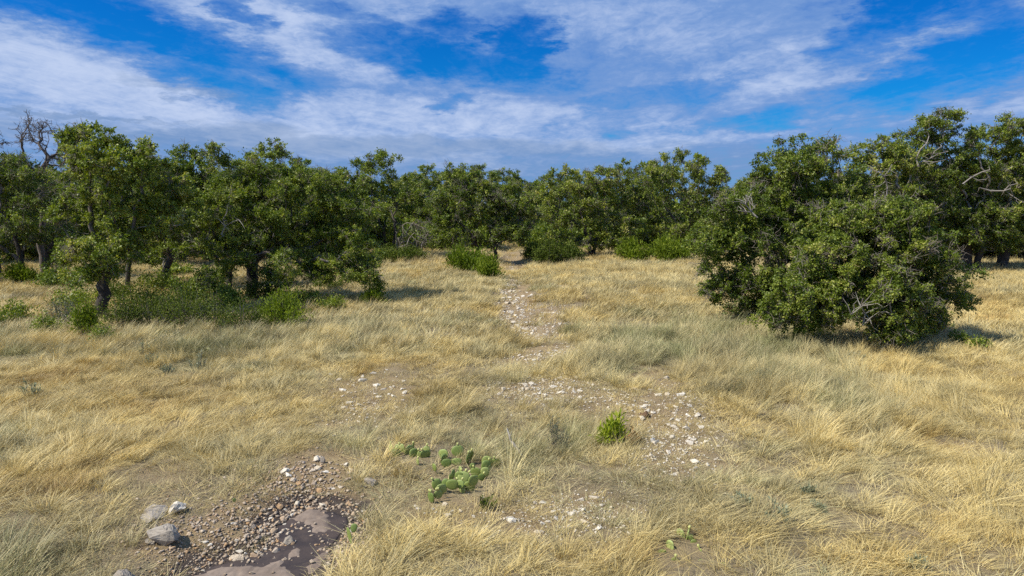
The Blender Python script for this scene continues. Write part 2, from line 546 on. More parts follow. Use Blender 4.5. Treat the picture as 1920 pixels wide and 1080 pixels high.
def slab_mesh(name, poly, top, bottom, material, seed, dome=0.0):
    p = noisy_poly(poly, seed=seed)
    c = p.mean(0)
    n = len(p)
    rings = [(1.0, bottom), (0.995, top - 0.004), (0.96, top)]
    V = []
    for s, z in rings:
        q = c + (p - c) * s
        V.append(np.column_stack([q, np.full(n, z)]))
    for s in (0.75, 0.5, 0.25):
        q = c + (p - c) * s
        V.append(np.column_stack([q, top + dome * (1 - s) + (fbm(q[:, 0] * 2.5, q[:, 1] * 2.5, seed) - .5) * 0.02]))
    V.append(np.array([[c[0], c[1], top + dome]]))
    k = len(V) - 1
    V = np.concatenate(V)
    i = np.arange(n)
    j = (i + 1) % n
    F = [np.stack([r * n + i, r * n + j, (r + 1) * n + j, (r + 1) * n + i], 1) for r in range(k - 1)]
    F3 = np.stack([(k - 1) * n + i, (k - 1) * n + j, np.full(n, k * n)], 1)
    return mesh_np(name, V, F + [F3], [material], None, True)


link("mud", slab_mesh("mud", MUD, PIT_Z + 0.012, PIT_Z - 0.05, M_MUD, 4), kind="structure")
SLABS = [("flat pale brown slab of bedrock in the upper end of the wet mud hollow",
          [(546, 947), (562, 938), (579, 931), (600, 938), (628, 951), (622, 966), (610, 975), (594, 972), (574, 960)], 0.045),
         ("broad silt-covered bedrock sheet along the lower edge of the mud hollow",
          [(330, 1150), (352, 1076), (366, 1056), (422, 1036), (471, 1032), (500, 1030), (526, 1024), (524, 1034), (552, 1040), (556, 1056), (520, 1072), (495, 1100), (480, 1150)], 0.05),
         ("grey bedrock plate between the big silty sheet and the stony rim of the hollow",
          [(560, 1042), (572, 1022), (604, 1004), (618, 1010), (606, 1032), (590, 1046), (570, 1054)], 0.04),
         ("small thin rock plate lying between two bedrock slabs in the mud",
          [(538, 1010), (556, 1000), (566, 1004), (560, 1014), (542, 1018)], 0.04)]


def bedrock_mesh(poly, th, seed):
    p = np.array(poly)
    x = np.arange(p[:, 0].min() - .2, p[:, 0].max() + .2, .03)
    y = np.arange(p[:, 1].min() - .25, p[:, 1].max() + .25, .04)
    gx_, gy_ = np.meshgrid(x, y)
    X_, Y_ = gx_.ravel(), gy_.ravel()
    d = poly_sd(X_, Y_, poly) + (fbm(X_ * 2.2, Y_ * 2.2, seed) - .5) * .34 + (fbm(X_ * 8, Y_ * 8, seed + 2) - .5) * .10
    z = PIT_Z - .012 + th * (1 - sstep(-.14, .10, d))
    z = z + (fbm(X_ * 1.6, Y_ * 1.6, seed + 7) - .5) * .045 + (fbm(X_ * 9, Y_ * 9, seed + 9) - .5) * .014
    # a few narrow cracks
    cr_ = np.abs(fbm(X_ * 1.3 + 4, Y_ * 1.3, seed + 31) - .5)
    z = z - .022 * (1 - sstep(.0, .014, cr_))
    nx_, ny_ = len(x), len(y)
    i_ = (np.arange(ny_ - 1)[:, None] * nx_ + np.arange(nx_ - 1)[None]).ravel()
    F = np.stack([i_, i_ + 1, i_ + nx_ + 1, i_ + nx_], 1)
    F = F[(d[F] < .13).any(1)]
    us = np.unique(F)
    mp = np.zeros(len(X_), int)
    mp[us] = np.arange(len(us))
    return mesh_np("bedrock_slab", np.stack([X_, Y_, z], 1)[us], [mp[F]], [M_SLAB], None, True)


for i, (lb, px, th) in enumerate(SLABS):
    link("bedrock_slab", bedrock_mesh([gnd(*q) for q in px], th + .012, 11 + i), label=lb, category="rock slab")


# ------------------------------------------------------------------ trees
def tube_mesh(name, P, par, rad, seg_ids, material, k=6):
    """frustums for the nodes in seg_ids (node -> parent)"""
    n = len(P)
    ch = [[] for _ in range(n)]
    for i in range(n):
        if par[i] >= 0:
            ch[par[i]].append(i)
    main = np.full(n, -1)
    for i in range(n):
        if ch[i]:
            main[i] = max(ch[i], key=lambda q: rad[q])
    din = np.zeros((n, 3))
    for i in range(n):
        din[i] = P[i] - P[par[i]] if par[i] >= 0 else (0, 0, 1)
    din = unit(din)
    d = din.copy()
    for i in range(n):
        if main[i] >= 0:
            d[i] = din[i] + din[main[i]]
    d = unit(d)
    V, F = [], []
    ang = np.arange(k) * 2 * math.pi / k
    ca, sa = np.cos(ang)[:, None], np.sin(ang)[:, None]
    cache = {}

    def ring(pos, dr, r):
        ref = np.array([0.31, 0.95, 0.05]) if abs(dr[1]) < 0.9 else np.array([1.0, 0.1, 0])
        a = np.cross(dr, ref)
        a /= np.linalg.norm(a) + 1e-9
        b = np.cross(dr, a)
        V.append(pos + (ca * a + sa * b) * r)
        return (len(V) - 1) * k

    def node_ring(i):
        if i not in cache:
            cache[i] = ring(P[i], d[i], rad[i])
        return cache[i]

    q = np.arange(k)
    for i in seg_ids:
        p = par[i]
        if p < 0:
            continue
        a = node_ring(p) if main[p] == i else ring(P[p], din[i], min(rad[p], rad[i] * 1.25))
        b = node_ring(i)
        F.append(np.stack([a + q, a + (q + 1) % k, b + (q + 1) % k, b + q], 1))
    if not F:
        return None
    return mesh_np(name, np.concatenate(V), [np.concatenate(F)], [material], None, True)


def leaf_quads(pos, axis, ln, wd, r, up=0.5):
    """diamond leaves"""
    n = len(pos)
    axis = unit(axis)
    nr = r.normal(size=(n, 3)) + np.array([0, 0, up])
    side = unit(np.cross(axis, nr))
    nrm = np.cross(side, axis)
    ln = ln[:, None]
    wd = wd[:, None]
    v0 = pos
    v1 = pos + axis * ln * 0.5 + side * wd * 0.5 + nrm * wd * 0.12
    v2 = pos + axis * ln
    v3 = pos + axis * ln * 0.5 - side * wd * 0.5 + nrm * wd * 0.12
    V = np.stack([v0, v1, v2, v3], 1).reshape(-1, 3)
    F = np.arange(n * 4).reshape(n, 4)
    return V, F


def twig_tubes(A, B, C, r0, single=False):
    """thin three sided twigs A-B-C"""
    n = len(A)
    d = unit(C - A)
    ref = np.tile(np.array([0.3, 0.9, 0.2]), (n, 1))
    s = unit(np.cross(d, ref))
    t = np.cross(d, s)
    V = []
    for p, rr in (((A, 1.0), (C, 0.4)) if single else ((A, 1.0), (B, 0.75), (C, 0.35))):
        for k in range(3):
            a = k * 2.0944
            V.append(p + (s * math.cos(a) + t * math.sin(a)) * (r0 * rr)[:, None])
    V = np.stack(V, 1).reshape(-1, 3)
    base = np.arange(n)[:, None] * (6 if single else 9)
    F = []
    for g in ((0,) if single else (0, 3)):
        for k in range(3):
            F.append(base + np.array([[g + k, g + (k + 1) % 3, g + 3 + (k + 1) % 3, g + 3 + k]]))
    return V, np.concatenate(F)


def skeleton(base_pts, forks, clumps, r, wander=0.12, pen=0.35, arch=0.1):
    """trunk stems from base_pts to forks, then every clump is tied to the nearest limb"""
    P, par, plen, trunk = [], [], [], []

    def add(p, q, tr):
        P.append(np.array(p, float))
        par.append(q)
        plen.append(0 if q < 0 else plen[q] + np.linalg.norm(P[-1] - P[q]))
        trunk.append(tr)
        return len(P) - 1

    for b, f in zip(base_pts, forks):
        b, f = np.array(b, float), np.array(f, float)
        L = np.linalg.norm(f - b)
        k = max(3, int(L / 0.4))
        last = add(b + (0, 0, -0.25), -1, True)
        off = np.zeros(3)
        for j in range(1, k + 1):
            t = j / k
            off = off * 0.85 + r.normal(size=3) * 0.07 * (j < k)
            bow = np.array([f[0] - b[0], f[1] - b[1], 0]) * (-0.28 * math.sin(math.pi * t))
            last = add(b + (f - b) * t + off + bow, last, True)
    f0 = np.mean(np.array(forks), 0)
    order = np.argsort(np.linalg.norm(clumps - f0, axis=1))
    ends = []
    for ci in order:
        c = clumps[ci]
        PA = np.array(P)
        D = np.linalg.norm(PA - c, axis=1)
        cost = D + pen * np.array(plen) + np.where(PA[:, 2] > c[2] + 0.6, 1.2, 0) + np.where(PA[:, 2] < 0.9, 9, 0)
        q = int(np.argmin(cost))
        L = D[q]
        k = max(1, int(math.ceil(L / 0.55)))
        a = P[q].copy()
        off = np.zeros(3)
        last = q
        for j in range(1, k + 1):
            t = j / k
            off = (off + r.normal(size=3) * wander * min(1.0, L)) * (1 - t * 0.3) if j < k else np.zeros(3)
            last = add(a + (c - a) * t + off + (0, 0, arch * L * math.sin(math.pi * t)), last, False)
        ends.append((ci, last))
    P = np.array(P)
    par = np.array(par)
    tips = np.zeros(len(P))
    for _, e in ends:
        tips[e] += 1
    for i in range(len(P) - 1, -1, -1):
        if par[i] >= 0:
            tips[par[i]] += tips[i]
    return P, par, np.maximum(tips, 1), np.array(trunk)


def make_tree(name, label, base, stems, lobes, seed, nclump=220, cr=0.62, leaves=200, lsize=0.115, cat="tree", group=None,
              bare=False, rscale=1.0, twigs=9, extra_bare=0.25, mats=None, fork_h=0.3, limb_min=9, mind=0.42, mleaf=None):
    """base (x, y); lobes in world metres [(cx, cy, cz, rx, ry, rz, weight)]"""
    r = np.random.default_rng(seed)
    bz = H1(*base)
    org = np.array([base[0], base[1], bz])
    root = link(name, None, loc=tuple(org), label=label, category=cat)
    if group:
        root["group"] = group
    lo = np.array(lobes, float)
    lo[:, :3] -= org
    w = (lo[:, 3] * lo[:, 4] * lo[:, 5]) ** 0.75 * lo[:, 6]
    w /= w.sum()
    # boughs (billows of the crown), each made of several leaf clumps, dark gaps between them
    nclump = int(nclump * 1.75)
    cr, leaves, lsize = cr * 0.74, int(leaves * 0.86), lsize * 1.14
    ba = cr * 2.05
    BO = []
    tries = 0
    while len(BO) < nclump / 5.5 and tries < nclump * 30:
        tries += 1
        k = r.choice(len(lo), p=w)
        d = unit(r.normal(size=3))
        c = lo[k, :3] + d * np.maximum(lo[k, 3:6] - ba * 0.22, lo[k, 3:6] * 0.5) * r.uniform(0.15, 1) ** 0.40
        if c[2] < 0.6:
            continue
        if BO and min((((np.array(BO) - c) / np.array([1, 1, 0.7])) ** 2).sum(1)) < (ba * 0.74) ** 2:
            continue
        BO.append(c)
    C = []
    per_b = nclump / max(1, len(BO))
    for c0 in BO:
        sz = ba * r.uniform(0.7, 1.25)
        for _ in range(max(2, int(r.normal(per_b, per_b * .25)))):
            d = unit(r.normal(size=3))
            d[2] = abs(d[2]) * (1 if r.uniform() < .72 else -1)
            c = c0 + d * np.array([1, 1, .62]) * sz * r.uniform(.1, 1) ** .45
            if c[2] > .4:
                C.append(c)
    C = np.array(C)
    top = C[:, 2].max()
    cc = C.mean(0)
    bp, fk = [], []
    for (dx, dy, lx, ly, fh) in stems:
        bp.append((dx, dy, H1(base[0] + dx, base[1] + dy) - bz))
        fk.append((dx + lx, dy + ly, top * (fh or fork_h)))
    P, par, tips, trunk = skeleton(bp, fk, C, r)
    rad = 0.0115 * rscale * tips ** 0.52
    rad = np.where(trunk, rad * 1.2, rad)
    roots = par < 0
    rad[roots] *= 1.5
    mb, ml, mt = mats or (M_BARK, M_LIMB, M_TWIG)
    # limbs: subtrees that leave the trunk
    lid = np.full(len(P), -1)
    for i in range(len(P)):
        if par[i] >= 0 and not trunk[i]:
            lid[i] = i if trunk[par[i]] else lid[par[i]]
    keep = [l for l in np.unique(lid) if l >= 0 and tips[l] >= limb_min]
    rest = [i for i in range(len(P)) if par[i] >= 0 and lid[i] not in keep]
    tm = tube_mesh("trunk", P, par, rad, rest, mb, 7)
    link("trunk", tm, root)
    for l in keep:
        link("limb", tube_mesh("limb", P, par, rad, [i for i in np.where(lid == l)[0]], ml, 5), root)
    # twigs
    nt = twigs
    n = len(C)
    out = unit(C - cc + np.array([0, 0, 0.4]))
    A = np.repeat(C, nt, 0) + r.normal(size=(n * nt, 3)) * 0.05
    dirs = unit(np.repeat(out, nt, 0) * 0.55 + r.normal(size=(n * nt, 3)) * np.array([1, 1, 0.75]))
    clr = np.repeat(cr * r.uniform(0.75, 1.25, n), nt) * r.uniform(0.55, 1.15, n * nt)
    E = A + dirs * clr[:, None] + np.array([0, 0, -0.05])
    B = (A + E) / 2 + r.normal(size=A.shape) * 0.09 * clr[:, None] + np.array([0, 0, 0.05])
    nb = int(extra_bare * n) if not bare else 0
    Vt, Ft = [], []
    v, f = twig_tubes(A, B, E, np.full(len(A), 0.011 * rscale), not bare)
    Vt.append(v)
    Ft.append(f)
    if bare:
        # second order crooked twiglets
        A2 = np.concatenate([B, (A + B) / 2, (B + E) / 2])
        d2 = unit(np.concatenate([dirs] * 3) * 0.7 + r.normal(size=A2.shape))
        L2 = np.concatenate([clr] * 3) * r.uniform(0.3, 0.6, len(A2))
        E2 = A2 + d2 * L2[:, None]
        v, f = twig_tubes(A2, (A2 + E2) / 2 + r.normal(size=A2.shape) * 0.04, E2, np.full(len(A2), 0.008 * rscale))
        Vt.append(v)
        Ft.append(f + len(Vt[0]))
    elif nb:
        # lichen-grey bare twigs poking out of the leaf mass
        idx = r.choice(n, nb)
        A2 = np.repeat(C[idx], 6, 0)
        d2 = unit(np.repeat(out[idx], 6, 0) + r.normal(size=A2.shape) * 0.8 + np.array([0, 0, -0.15]))
        L2 = r.uniform(0.5, 1.25, len(A2)) * cr * 1.5
        E2 = A2 + d2 * L2[:, None]
        B2 = (A2 + E2) / 2 + r.normal(size=A2.shape) * 0.14
        v, f = twig_tubes(A2, B2, E2, np.full(len(A2), 0.015 * rscale))
        Vt.append(v)
        Ft.append(f + len(Vt[0]))
        A3 = np.concatenate([B2, (B2 + E2) / 2])
        E3 = A3 + unit(r.normal(size=A3.shape)) * r.uniform(0.2, 0.45, len(A3))[:, None]
        v, f = twig_tubes(A3, (A3 + E3) / 2 + r.normal(size=A3.shape) * 0.04, E3, np.full(len(A3), 0.010 * rscale))
        Ft.append(f + sum(len(q) for q in Vt))
        Vt.append(v)
    link("twigs", mesh_np("twigs", np.concatenate(Vt), [np.concatenate(Ft)], [mt]), root, kind="stuff")
    if not bare:
        per = max(1, leaves // nt)
        T = r.uniform(0.25, 1.05, (len(A), per)) ** 0.8
        T = T[..., None]
        pos = (A[:, None] * (1 - T) ** 2 + B[:, None] * 2 * T * (1 - T) + E[:, None] * T ** 2)
        pos = pos + r.normal(size=pos.shape) * 0.075 * cr / 0.6
        ax = dirs[:, None] * 0.6 + r.normal(size=pos.shape)
        ctint = np.repeat(np.clip(r.normal(0.49, 0.14, n), 0.05, 0.95), nt)
        tint = np.clip(ctint[:, None] + r.normal(0, 0.16, (len(A), per)), 0, 1).ravel()
        pos, ax = pos.reshape(-1, 3), ax.reshape(-1, 3)
        sz = lsize * r.uniform(0.65, 1.25, len(pos))
        v, f = leaf_quads(pos, ax, sz, sz * 0.58, r, 0.9)
        link("crown", mesh_np("crown", v, [f], [mleaf or M_OAK], {"tint": np.repeat(tint, 4)}), root)
    return root


def copy_tree(src, loc, rz, s, label, group):
    t = src.copy()
    COL.objects.link(t)
    t.location = loc
    t.rotation_euler = (0, 0, rz)
    t.scale = s
    t["label"] = label
    t["group"] = group
    for ch in src.children:
        c = ch.copy()
        COL.objects.link(c)
        c.parent = t
    return t


def lobes_px(Y, lst):
    out = []
    for (u, v, ru, rv, dy, w) in lst:
        c = at(u, v, Y + dy)
        k = (Y + dy) / FPX
        out.append((c[0], c[1], c[2], ru * k, max(0.8, ru * k * 0.9), rv * k, w))
    return out


def dY(v):
    return gnd(960, v)[1]


# --- left group
b = gnd(192, 592)
make_tree("live_oak", "live oak with a crooked dark trunk in the shrub thicket beside the dead tree", b,
          [(0, 0, 0.5, 0.6, 0.33)],
          lobes_px(b[1], [(170, 275, 50, 48, .5, 1.3), (215, 320, 85, 60, .5, 1), (160, 380, 60, 60, 0, 1), (250, 400, 90, 65, 1, 1), (195, 475, 48, 45, -1.2, 1.1),
                          (300, 360, 60, 60, 2, .9), (140, 440, 45, 40, 0, .7), (240, 465, 60, 40, .5, .7), (185, 515, 42, 32, -1.3, .9), (150, 480, 50, 40, -.5, .7)]), 11, 215, 0.58, 230)
b = gnd(243, 547)
make_tree("live_oak", "live oak with two dark arching trunks standing behind the crooked-trunk oak", b,
          [(0, 0, 0.3, .3, 0.3), (1.5, 1.2, 1.4, .8, 0.38)],
          lobes_px(b[1], [(345, 320, 42, 48, 1, 1), (300, 370, 70, 70, 1, 1), (360, 400, 55, 70, 1, 1), (270, 430, 60, 50, 0, .7), (345, 455, 60, 40, 0, .7), (290, 470, 50, 35, 2, .6), (230, 350, 60, 60, 3, .7)]),
          12, 170, 0.62, 200, 0.125)
b = gnd(455, 557)
make_tree("live_oak", "broad live oak with twin dark trunks and a long low branch over open grass", b,
          [(-0.65, 0, -0.7, .2, 0.36), (0.4, 0.1, 0.7, -.2, 0.36)],
          lobes_px(b[1], [(420, 315, 45, 48, .5, 1), (510, 325, 62, 58, .5, 1.1), (440, 400, 75, 70, -1, 1.1), (560, 400, 90, 75, -.5, 1.1), (395, 480, 45, 50, -1.5, .9),
                          (640, 400, 60, 70, 0, 1), (665, 470, 50, 50, -1, 1), (520, 470, 80, 45, -2, .7), (690, 520, 34, 28, -1.5, .9), (600, 490, 60, 35, -1, .6), (400, 530, 45, 28, -1.8, .9), (560, 500, 70, 32, -1.5, .9), (640, 505, 60, 30, -1.5, .9), (705, 535, 26, 20, -1.5, 1.2)]),
          13, 370, 0.62, 250, 0.105)
b = gnd(45, 528)
make_tree("live_oak", "loose grey-twigged live oak under the bare dead tree, with thin trunks", b,
          [(0, 0, -.4, 0, 0.35), (1.2, .5, .8, .3, 0.4)],
          lobes_px(b[1], [(45, 335, 60, 45, 0, 1), (-40, 350, 60, 60, 0, 1), (95, 400, 50, 60, 0, .9), (20, 420, 70, 55, 0, .8), (-60, 450, 60, 45, 0, .6), (110, 470, 45, 40, 0, .7), (30, 480, 60, 30, 0, .7), (-40, 500, 50, 25, 0, .6)]),
          14, 190, 0.66, 150, 0.13, extra_bare=0.6)
b = (at(82, 500, 53)[0], 53.0)
make_tree("dead_tree", "bare dead tree with crooked dark branches rising above the left-hand oaks", b, [(0, 0, .2, 0, 0.62)],
          lobes_px(53, [(85, 252, 56, 32, 0, 1), (75, 240, 34, 20, 0, 1), (90, 300, 52, 30, 0, .6)]), 15, 40, 0.8, 0, bare=True, twigs=4,
          mats=(M_DEAD, M_DEAD, M_DEAD), rscale=2.0, limb_min=5, mind=0.5)
b = (at(-5, 500, 50)[0], 50.0)
make_tree("dead_tree", "dead leaning tree with bare forked limb at the edge of the oaks", b, [(0, 0, -.6, 0, 0.6)],
          lobes_px(50, [(0, 285, 35, 40, 0, 1), (-50, 280, 50, 50, 0, 1)]), 16, 20, 0.7, 0, bare=True, twigs=4,
          mats=(M_DEAD, M_DEAD, M_DEAD), rscale=2.0, limb_min=5, mind=0.5)

# --- centre row
Yc = dY(482)
b = (at(738, 470, Yc)[0], Yc)
make_tree("live_oak", "tall live oak with forked trunk beside the drooping grey dead limb", b, [(0, 0, .3, 0, 0.34), (-1.0, .6, -.6, 0, 0.34)],
          lobes_px(Yc, [(712, 315, 34, 36, 0, 1), (665, 345, 45, 40, 0, 1), (745, 350, 45, 42, 0, 1), (625, 350, 30, 40, 0, .8), (700, 400, 75, 50, 0, .9), (620, 420, 60, 40, 1, .6), (780, 390, 35, 45, 0, .7), (690, 440, 60, 28, 0, .8), (640, 450, 40, 24, 0, .6)]),
          21, 240, 0.75, 130, 0.175, mind=.55)
Yd = dY(489)
b = (at(930, 480, Yd)[0], Yd)
make_tree("live_oak", "live oak with grey dead twigs at its tip, leaning over the stony wash", b, [(0, 0, -.6, 0, 0.3), (-1.6, .3, -1, 0, 0.3)],
          lobes_px(Yd, [(872, 342, 34, 36, 0, 1), (850, 385, 50, 50, 0, 1), (915, 375, 48, 45, 0, 1), (960, 390, 40, 50, 0, .9), (850, 430, 45, 35, 0, .8), (900, 430, 55, 35, 0, .7), (960, 440, 30, 25, -1, .6), (870, 455, 45, 22, -1, .8), (985, 420, 25, 35, 0, .6)]),
          22, 250, 0.72, 125, 0.175, extra_bare=0.8, mind=.52)
Ye = dY(480)
b = (at(1107, 470, Ye)[0], Ye)
oak_a = make_tree("live_oak", "live oak with a thick dark split trunk and flat-topped crown beyond the wash", b, [(0, 0, -.5, 0, 0.3), (.4, .3, .8, 0, 0.3)],
                  lobes_px(Ye, [(1065, 342, 48, 30, 0, 1), (1120, 340, 40, 30, 0, 1), (1050, 385, 50, 45, 0, 1), (1120, 390, 50, 50, 0, 1), (1040, 435, 40, 30, 0, .8), (1165, 400, 40, 50, 0, .8), (1140, 440, 40, 30, 0, .8), (1080, 445, 40, 22, 0, .8), (1010, 400, 30, 50, 0, .8)]),
                  23, 260, 0.72, 120, 0.18, extra_bare=0.7, mind=.52)
Yf = dY(476)
b = (at(1285, 460, Yf)[0], Yf)
oak_b = make_tree("live_oak", "wide domed live oak behind the pair of bright green juniper bushes", b, [(0, 0, -.8, 0, 0.3), (.9, .2, 1.0, 0, 0.3)],
                  lobes_px(Yf, [(1265, 325, 75, 42, 0, 1.1), (1200, 345, 55, 42, 0, 1), (1325, 345, 50, 42, 0, 1), (1190, 400, 50, 45, 0, 1), (1270, 400, 70, 50, 0, .9), (1345, 390, 40, 45, 0, .9), (1180, 435, 35, 25, -1, .8), (1250, 440, 60, 25, 0, .9), (1330, 430, 45, 28, 0, .9)]),
                  24, 330, 0.72, 120, 0.18, extra_bare=0.55, mind=.55)

# --- right group
b = gnd(1690, 640)
make_tree("live_oak", "low spreading live oak whose leafy branches reach the ground", b,
          [(0, 0, -0.7, .3, 0.32), (-0.7, 0.2, -1.3, .5, 0.3), (.2, .3, .4, .5, .34)],
          lobes_px(b[1], [(1610, 430, 75, 60, .5, 1.1), (1680, 445, 75, 70, 0, 1.1), (1560, 500, 70, 60, -.5, 1), (1640, 530, 80, 55, -1, 1), (1730, 510, 60, 55, 0, 1), (1765, 545, 38, 35, 0, .9),
                          (1500, 555, 55, 38, -1, .9), (1580, 570, 60, 35, -1.2, .9), (1690, 570, 60, 35, -.5, .6), (1790, 560, 22, 25, 0, 1.2), (1690, 612, 60, 22, -1.3, 1.0), (1640, 605, 50, 20, -1.5, 1.0), (1740, 600, 40, 24, -1.0, 1.0), (1530, 600, 45, 24, -1.2, .9), (1470, 590, 40, 22, -1, .8)]),
          31, 440, 0.50, 285, 0.083, extra_bare=0.28, mind=.34)
b = gnd(1515, 598)
make_tree("live_oak", "taller live oak adjoining the low spreading one, branches drooping over open grass", b,
          [(0, 0, -0.5, .3, 0.34), (.6, 0.4, .6, .5, 0.36)],
          lobes_px(b[1], [(1500, 305, 70, 45, .5, 1.1), (1450, 365, 65, 55, 0, 1), (1545, 365, 75, 60, 0.5, 1), (1385, 410, 50, 50, -.5, 1), (1350, 470, 45, 32, -.5, 1), (1450, 450, 70, 55, -.8, 1), (1400, 520, 55, 38, -1, .9),
                          (1520, 440, 70, 60, 0, .8), (1465, 540, 55, 35, -1.2, .8), (1330, 440, 35, 45, -.3, 1.1), (1335, 490, 36, 26, -.6, 1.2), (1360, 540, 36, 24, -.8, 1.0), (1425, 575, 45, 24, -1, .9)]),
          32, 370, 0.54, 250, 0.096, extra_bare=0.28, mind=.38)
Yg = dY(508)
b = (at(1832, 500, Yg)[0], Yg)
make_tree("live_oak", "tallest live oak on the right, airy crown with pale bare limbs showing", b, [(0, 0, -.9, 0, 0.36), (-.8, .5, -1.6, .3, .36)],
          lobes_px(Yg, [(1760, 245, 55, 38, 0, 1.1), (1720, 280, 45, 35, 0, .9), (1790, 310, 60, 50, 0, .9), (1730, 350, 60, 50, 0, .9), (1830, 400, 60, 45, 0, .8), (1770, 410, 50, 40, 0, .7), (1850, 440, 45, 28, 0, .9), (1800, 430, 50, 35, 0, .9), (1890, 410, 50, 40, 0, .8), (1700, 420, 60, 40, 0, .7)]),
          33, 400, 0.68, 150, 0.14, extra_bare=0.35, mind=.5, mats=(M_BARK, M_GREY, M_TWIG), rscale=1.25)
b = (at(1878, 500, Yg + 1)[0], Yg + 1)
make_tree("live_oak", "live oak with a single straight trunk next to the tallest oak", b, [(0, 0, .5, 0, 0.36)],
          lobes_px(Yg + 1, [(1860, 260, 50, 40, 0, 1), (1905, 275, 40, 40, 0, 1), (1880, 330, 55, 50, 0, .9), (1940, 340, 60, 60, 0, .9), (1890, 395, 60, 45, 0, .8), (1950, 420, 50, 40, 0, .6), (1890, 440, 45, 28, 0, .9), (1930, 440, 50, 28, 0, .9), (1830, 330, 50, 50, 0, .8)]),
          34, 330, 0.68, 150, 0.14, mind=.5, mats=(M_BARK, M_GREY, M_TWIG), rscale=1.25)
b = (at(1665, 500, Yg - 2)[0], Yg - 2)
make_tree("live_oak", "thin-crowned live oak with a pale forked limb, rising behind the low spreading oak", b, [(0, 0, .2, 0, 0.4)],
          lobes_px(Yg - 2, [(1640, 295, 38, 30, 0, 1), (1690, 310, 38, 32, 0, 1), (1620, 330, 40, 35, 0, .8), (1665, 370, 60, 50, 0, .9), (1610, 390, 50, 50, 0, .8)]),
          35, 170, 0.66, 140, 0.14, mind=.5, mats=(M_BARK, M_GREY, M_TWIG), rscale=1.35)

def bare_limb(root, pts, Y, r0, branches=()):
    # crooked pale limb running through the outer crown
    o = np.array(root.location)
    allp = [pts] + list(branches)
    P, par, rad = [], [], []
    for pi, pl_ in enumerate(allp):
        for j, (u, v) in enumerate(pl_):
            P.append(at(u, v, Y + 0.25 * math.sin(j * 1.7 + pi)) - o)
            par.append(len(P) - 2 if j else -1)
            rad.append(r0 * (1 - .75 * j / len(pl_)) * (1 if pi == 0 else .6))
    rb = random.Random(len(P) + int(pts[0][0]))
    for j in range(len(P)):
        for _ in range(1 + j % 2):
            q = P[j] + np.array([rb.gauss(0, .1), rb.gauss(0, .1), rb.gauss(0, .1)])
            d = np.array([rb.gauss(0, .3), rb.gauss(0, .3), rb.gauss(.05, .3)])
            for st in range(3):
                P.append(P[j] if st == 0 else P[-1] + d * (.6 if st == 1 else .5) + np.array([rb.gauss(0, .1) for _ in range(3)]))
                par.append(len(P) - 2 if st else -1)
                rad.append((.022, .014, .006)[st])
    rad = [r_ * .68 if r_ > .025 else r_ for r_ in rad]
    link("bare_limb", tube_mesh("bare_limb", np.array(P), np.array(par), np.array(rad), list(range(len(P))), M_GREY, 6), root)


RT = [o for o in COL.objects if o.name.startswith("live_oak") and o.type == "EMPTY"]
t_low, t_tall2, t_big, t_str, t_thin = RT[-5:]
bare_limb(t_thin, [(1662, 372), (1664, 350), (1658, 330), (1645, 322), (1632, 316)], Yg - 5.2, .085, [[(1660, 340), (1650, 348), (1640, 352)], [(1658, 330), (1668, 318), (1672, 308)]])
bare_limb(t_big, [(1722, 312), (1718, 296), (1726, 280), (1738, 268), (1742, 255)], Yg - 3.4, .11, [[(1722, 306), (1742, 298), (1760, 288), (1778, 284)], [(1745, 297), (1752, 284), (1766, 274)], [(1730, 302), (1752, 304), (1772, 300)]])
bare_limb(t_big, [(1805, 345), (1822, 332), (1842, 322), (1856, 318)], Yg - 3.6, .09, [[(1822, 332), (1834, 338), (1850, 336)]])
bare_limb(t_str, [(1836, 352), (1858, 358), (1882, 358), (1894, 354), (1900, 368)], Yg - 2.8, .11, [[(1886, 358), (1896, 366), (1906, 372)], [(1882, 358), (1892, 348), (1908, 344)]])
bare_limb(t_tall2, [(1420, 408), (1408, 396), (1398, 384), (1388, 380)], gnd(1515, 598)[1] - 2.6, .055, [[(1408, 396), (1400, 398), (1390, 392)], [(1398, 384), (1402, 372), (1398, 366)]])
bare_limb(t_low, [(1690, 612), (1672, 592), (1668, 570), (1660, 548)], gnd(1690, 640)[1] - 2.2, .045, [[(1672, 592), (1660, 584), (1650, 586)], [(1668, 570), (1680, 556), (1688, 548)]])
bare_limb(t_low, [(1618, 610), (1622, 588), (1614, 574), (1618, 560)], gnd(1690, 640)[1] - 2.4, .045, [[(1622, 588), (1632, 600), (1634, 608)], [(1614, 574), (1602, 580), (1596, 590)]])
bare_limb(RT[2], [(415, 440), (422, 424), (436, 416), (448, 412)], gnd(455, 557)[1] - 4.6, .055, [[(422, 424), (418, 412), (424, 402)]])

# --- woodland behind: shared meshes of the two flat-topped oaks
back = [(575, 92, 1.05), (520, 80, .95), (640, 98, 1.0), (800, 92, 1.02), (770, 108, 1.05), (830, 118, 1.05), (995, 100, .95), (1030, 112, .95), (960, 122, 1.0),
        (1090, 104, .95), (1160, 98, .98), (1220, 112, 1.1), (1370, 92, .88), (1400, 105, .9), (1450, 88, 1.0), (1540, 96, 1.0), (1600, 84, .95), (440, 88, 1.0),
        (370, 84, 1.0), (300, 78, 1.0), (240, 90, 1.08), (170, 86, 1.0), (110, 92, 1.0), (40, 82, 1.0), (-20, 92, 1.05), (-90, 75, 1.0), (700, 112, 1.1), (900, 108, 1.05),
        (1300, 118, 1.0), (1700, 105, 1.0), (1790, 118, .95), (1960, 100, .95), (2020, 80, 1.0), (-150, 90, 1.0), (2080, 110, 1.0), (480, 120, 1.1), (330, 118, 1.1), (60, 120, 1.1), (1500, 125, 1.1), (1880, 128, .9)]
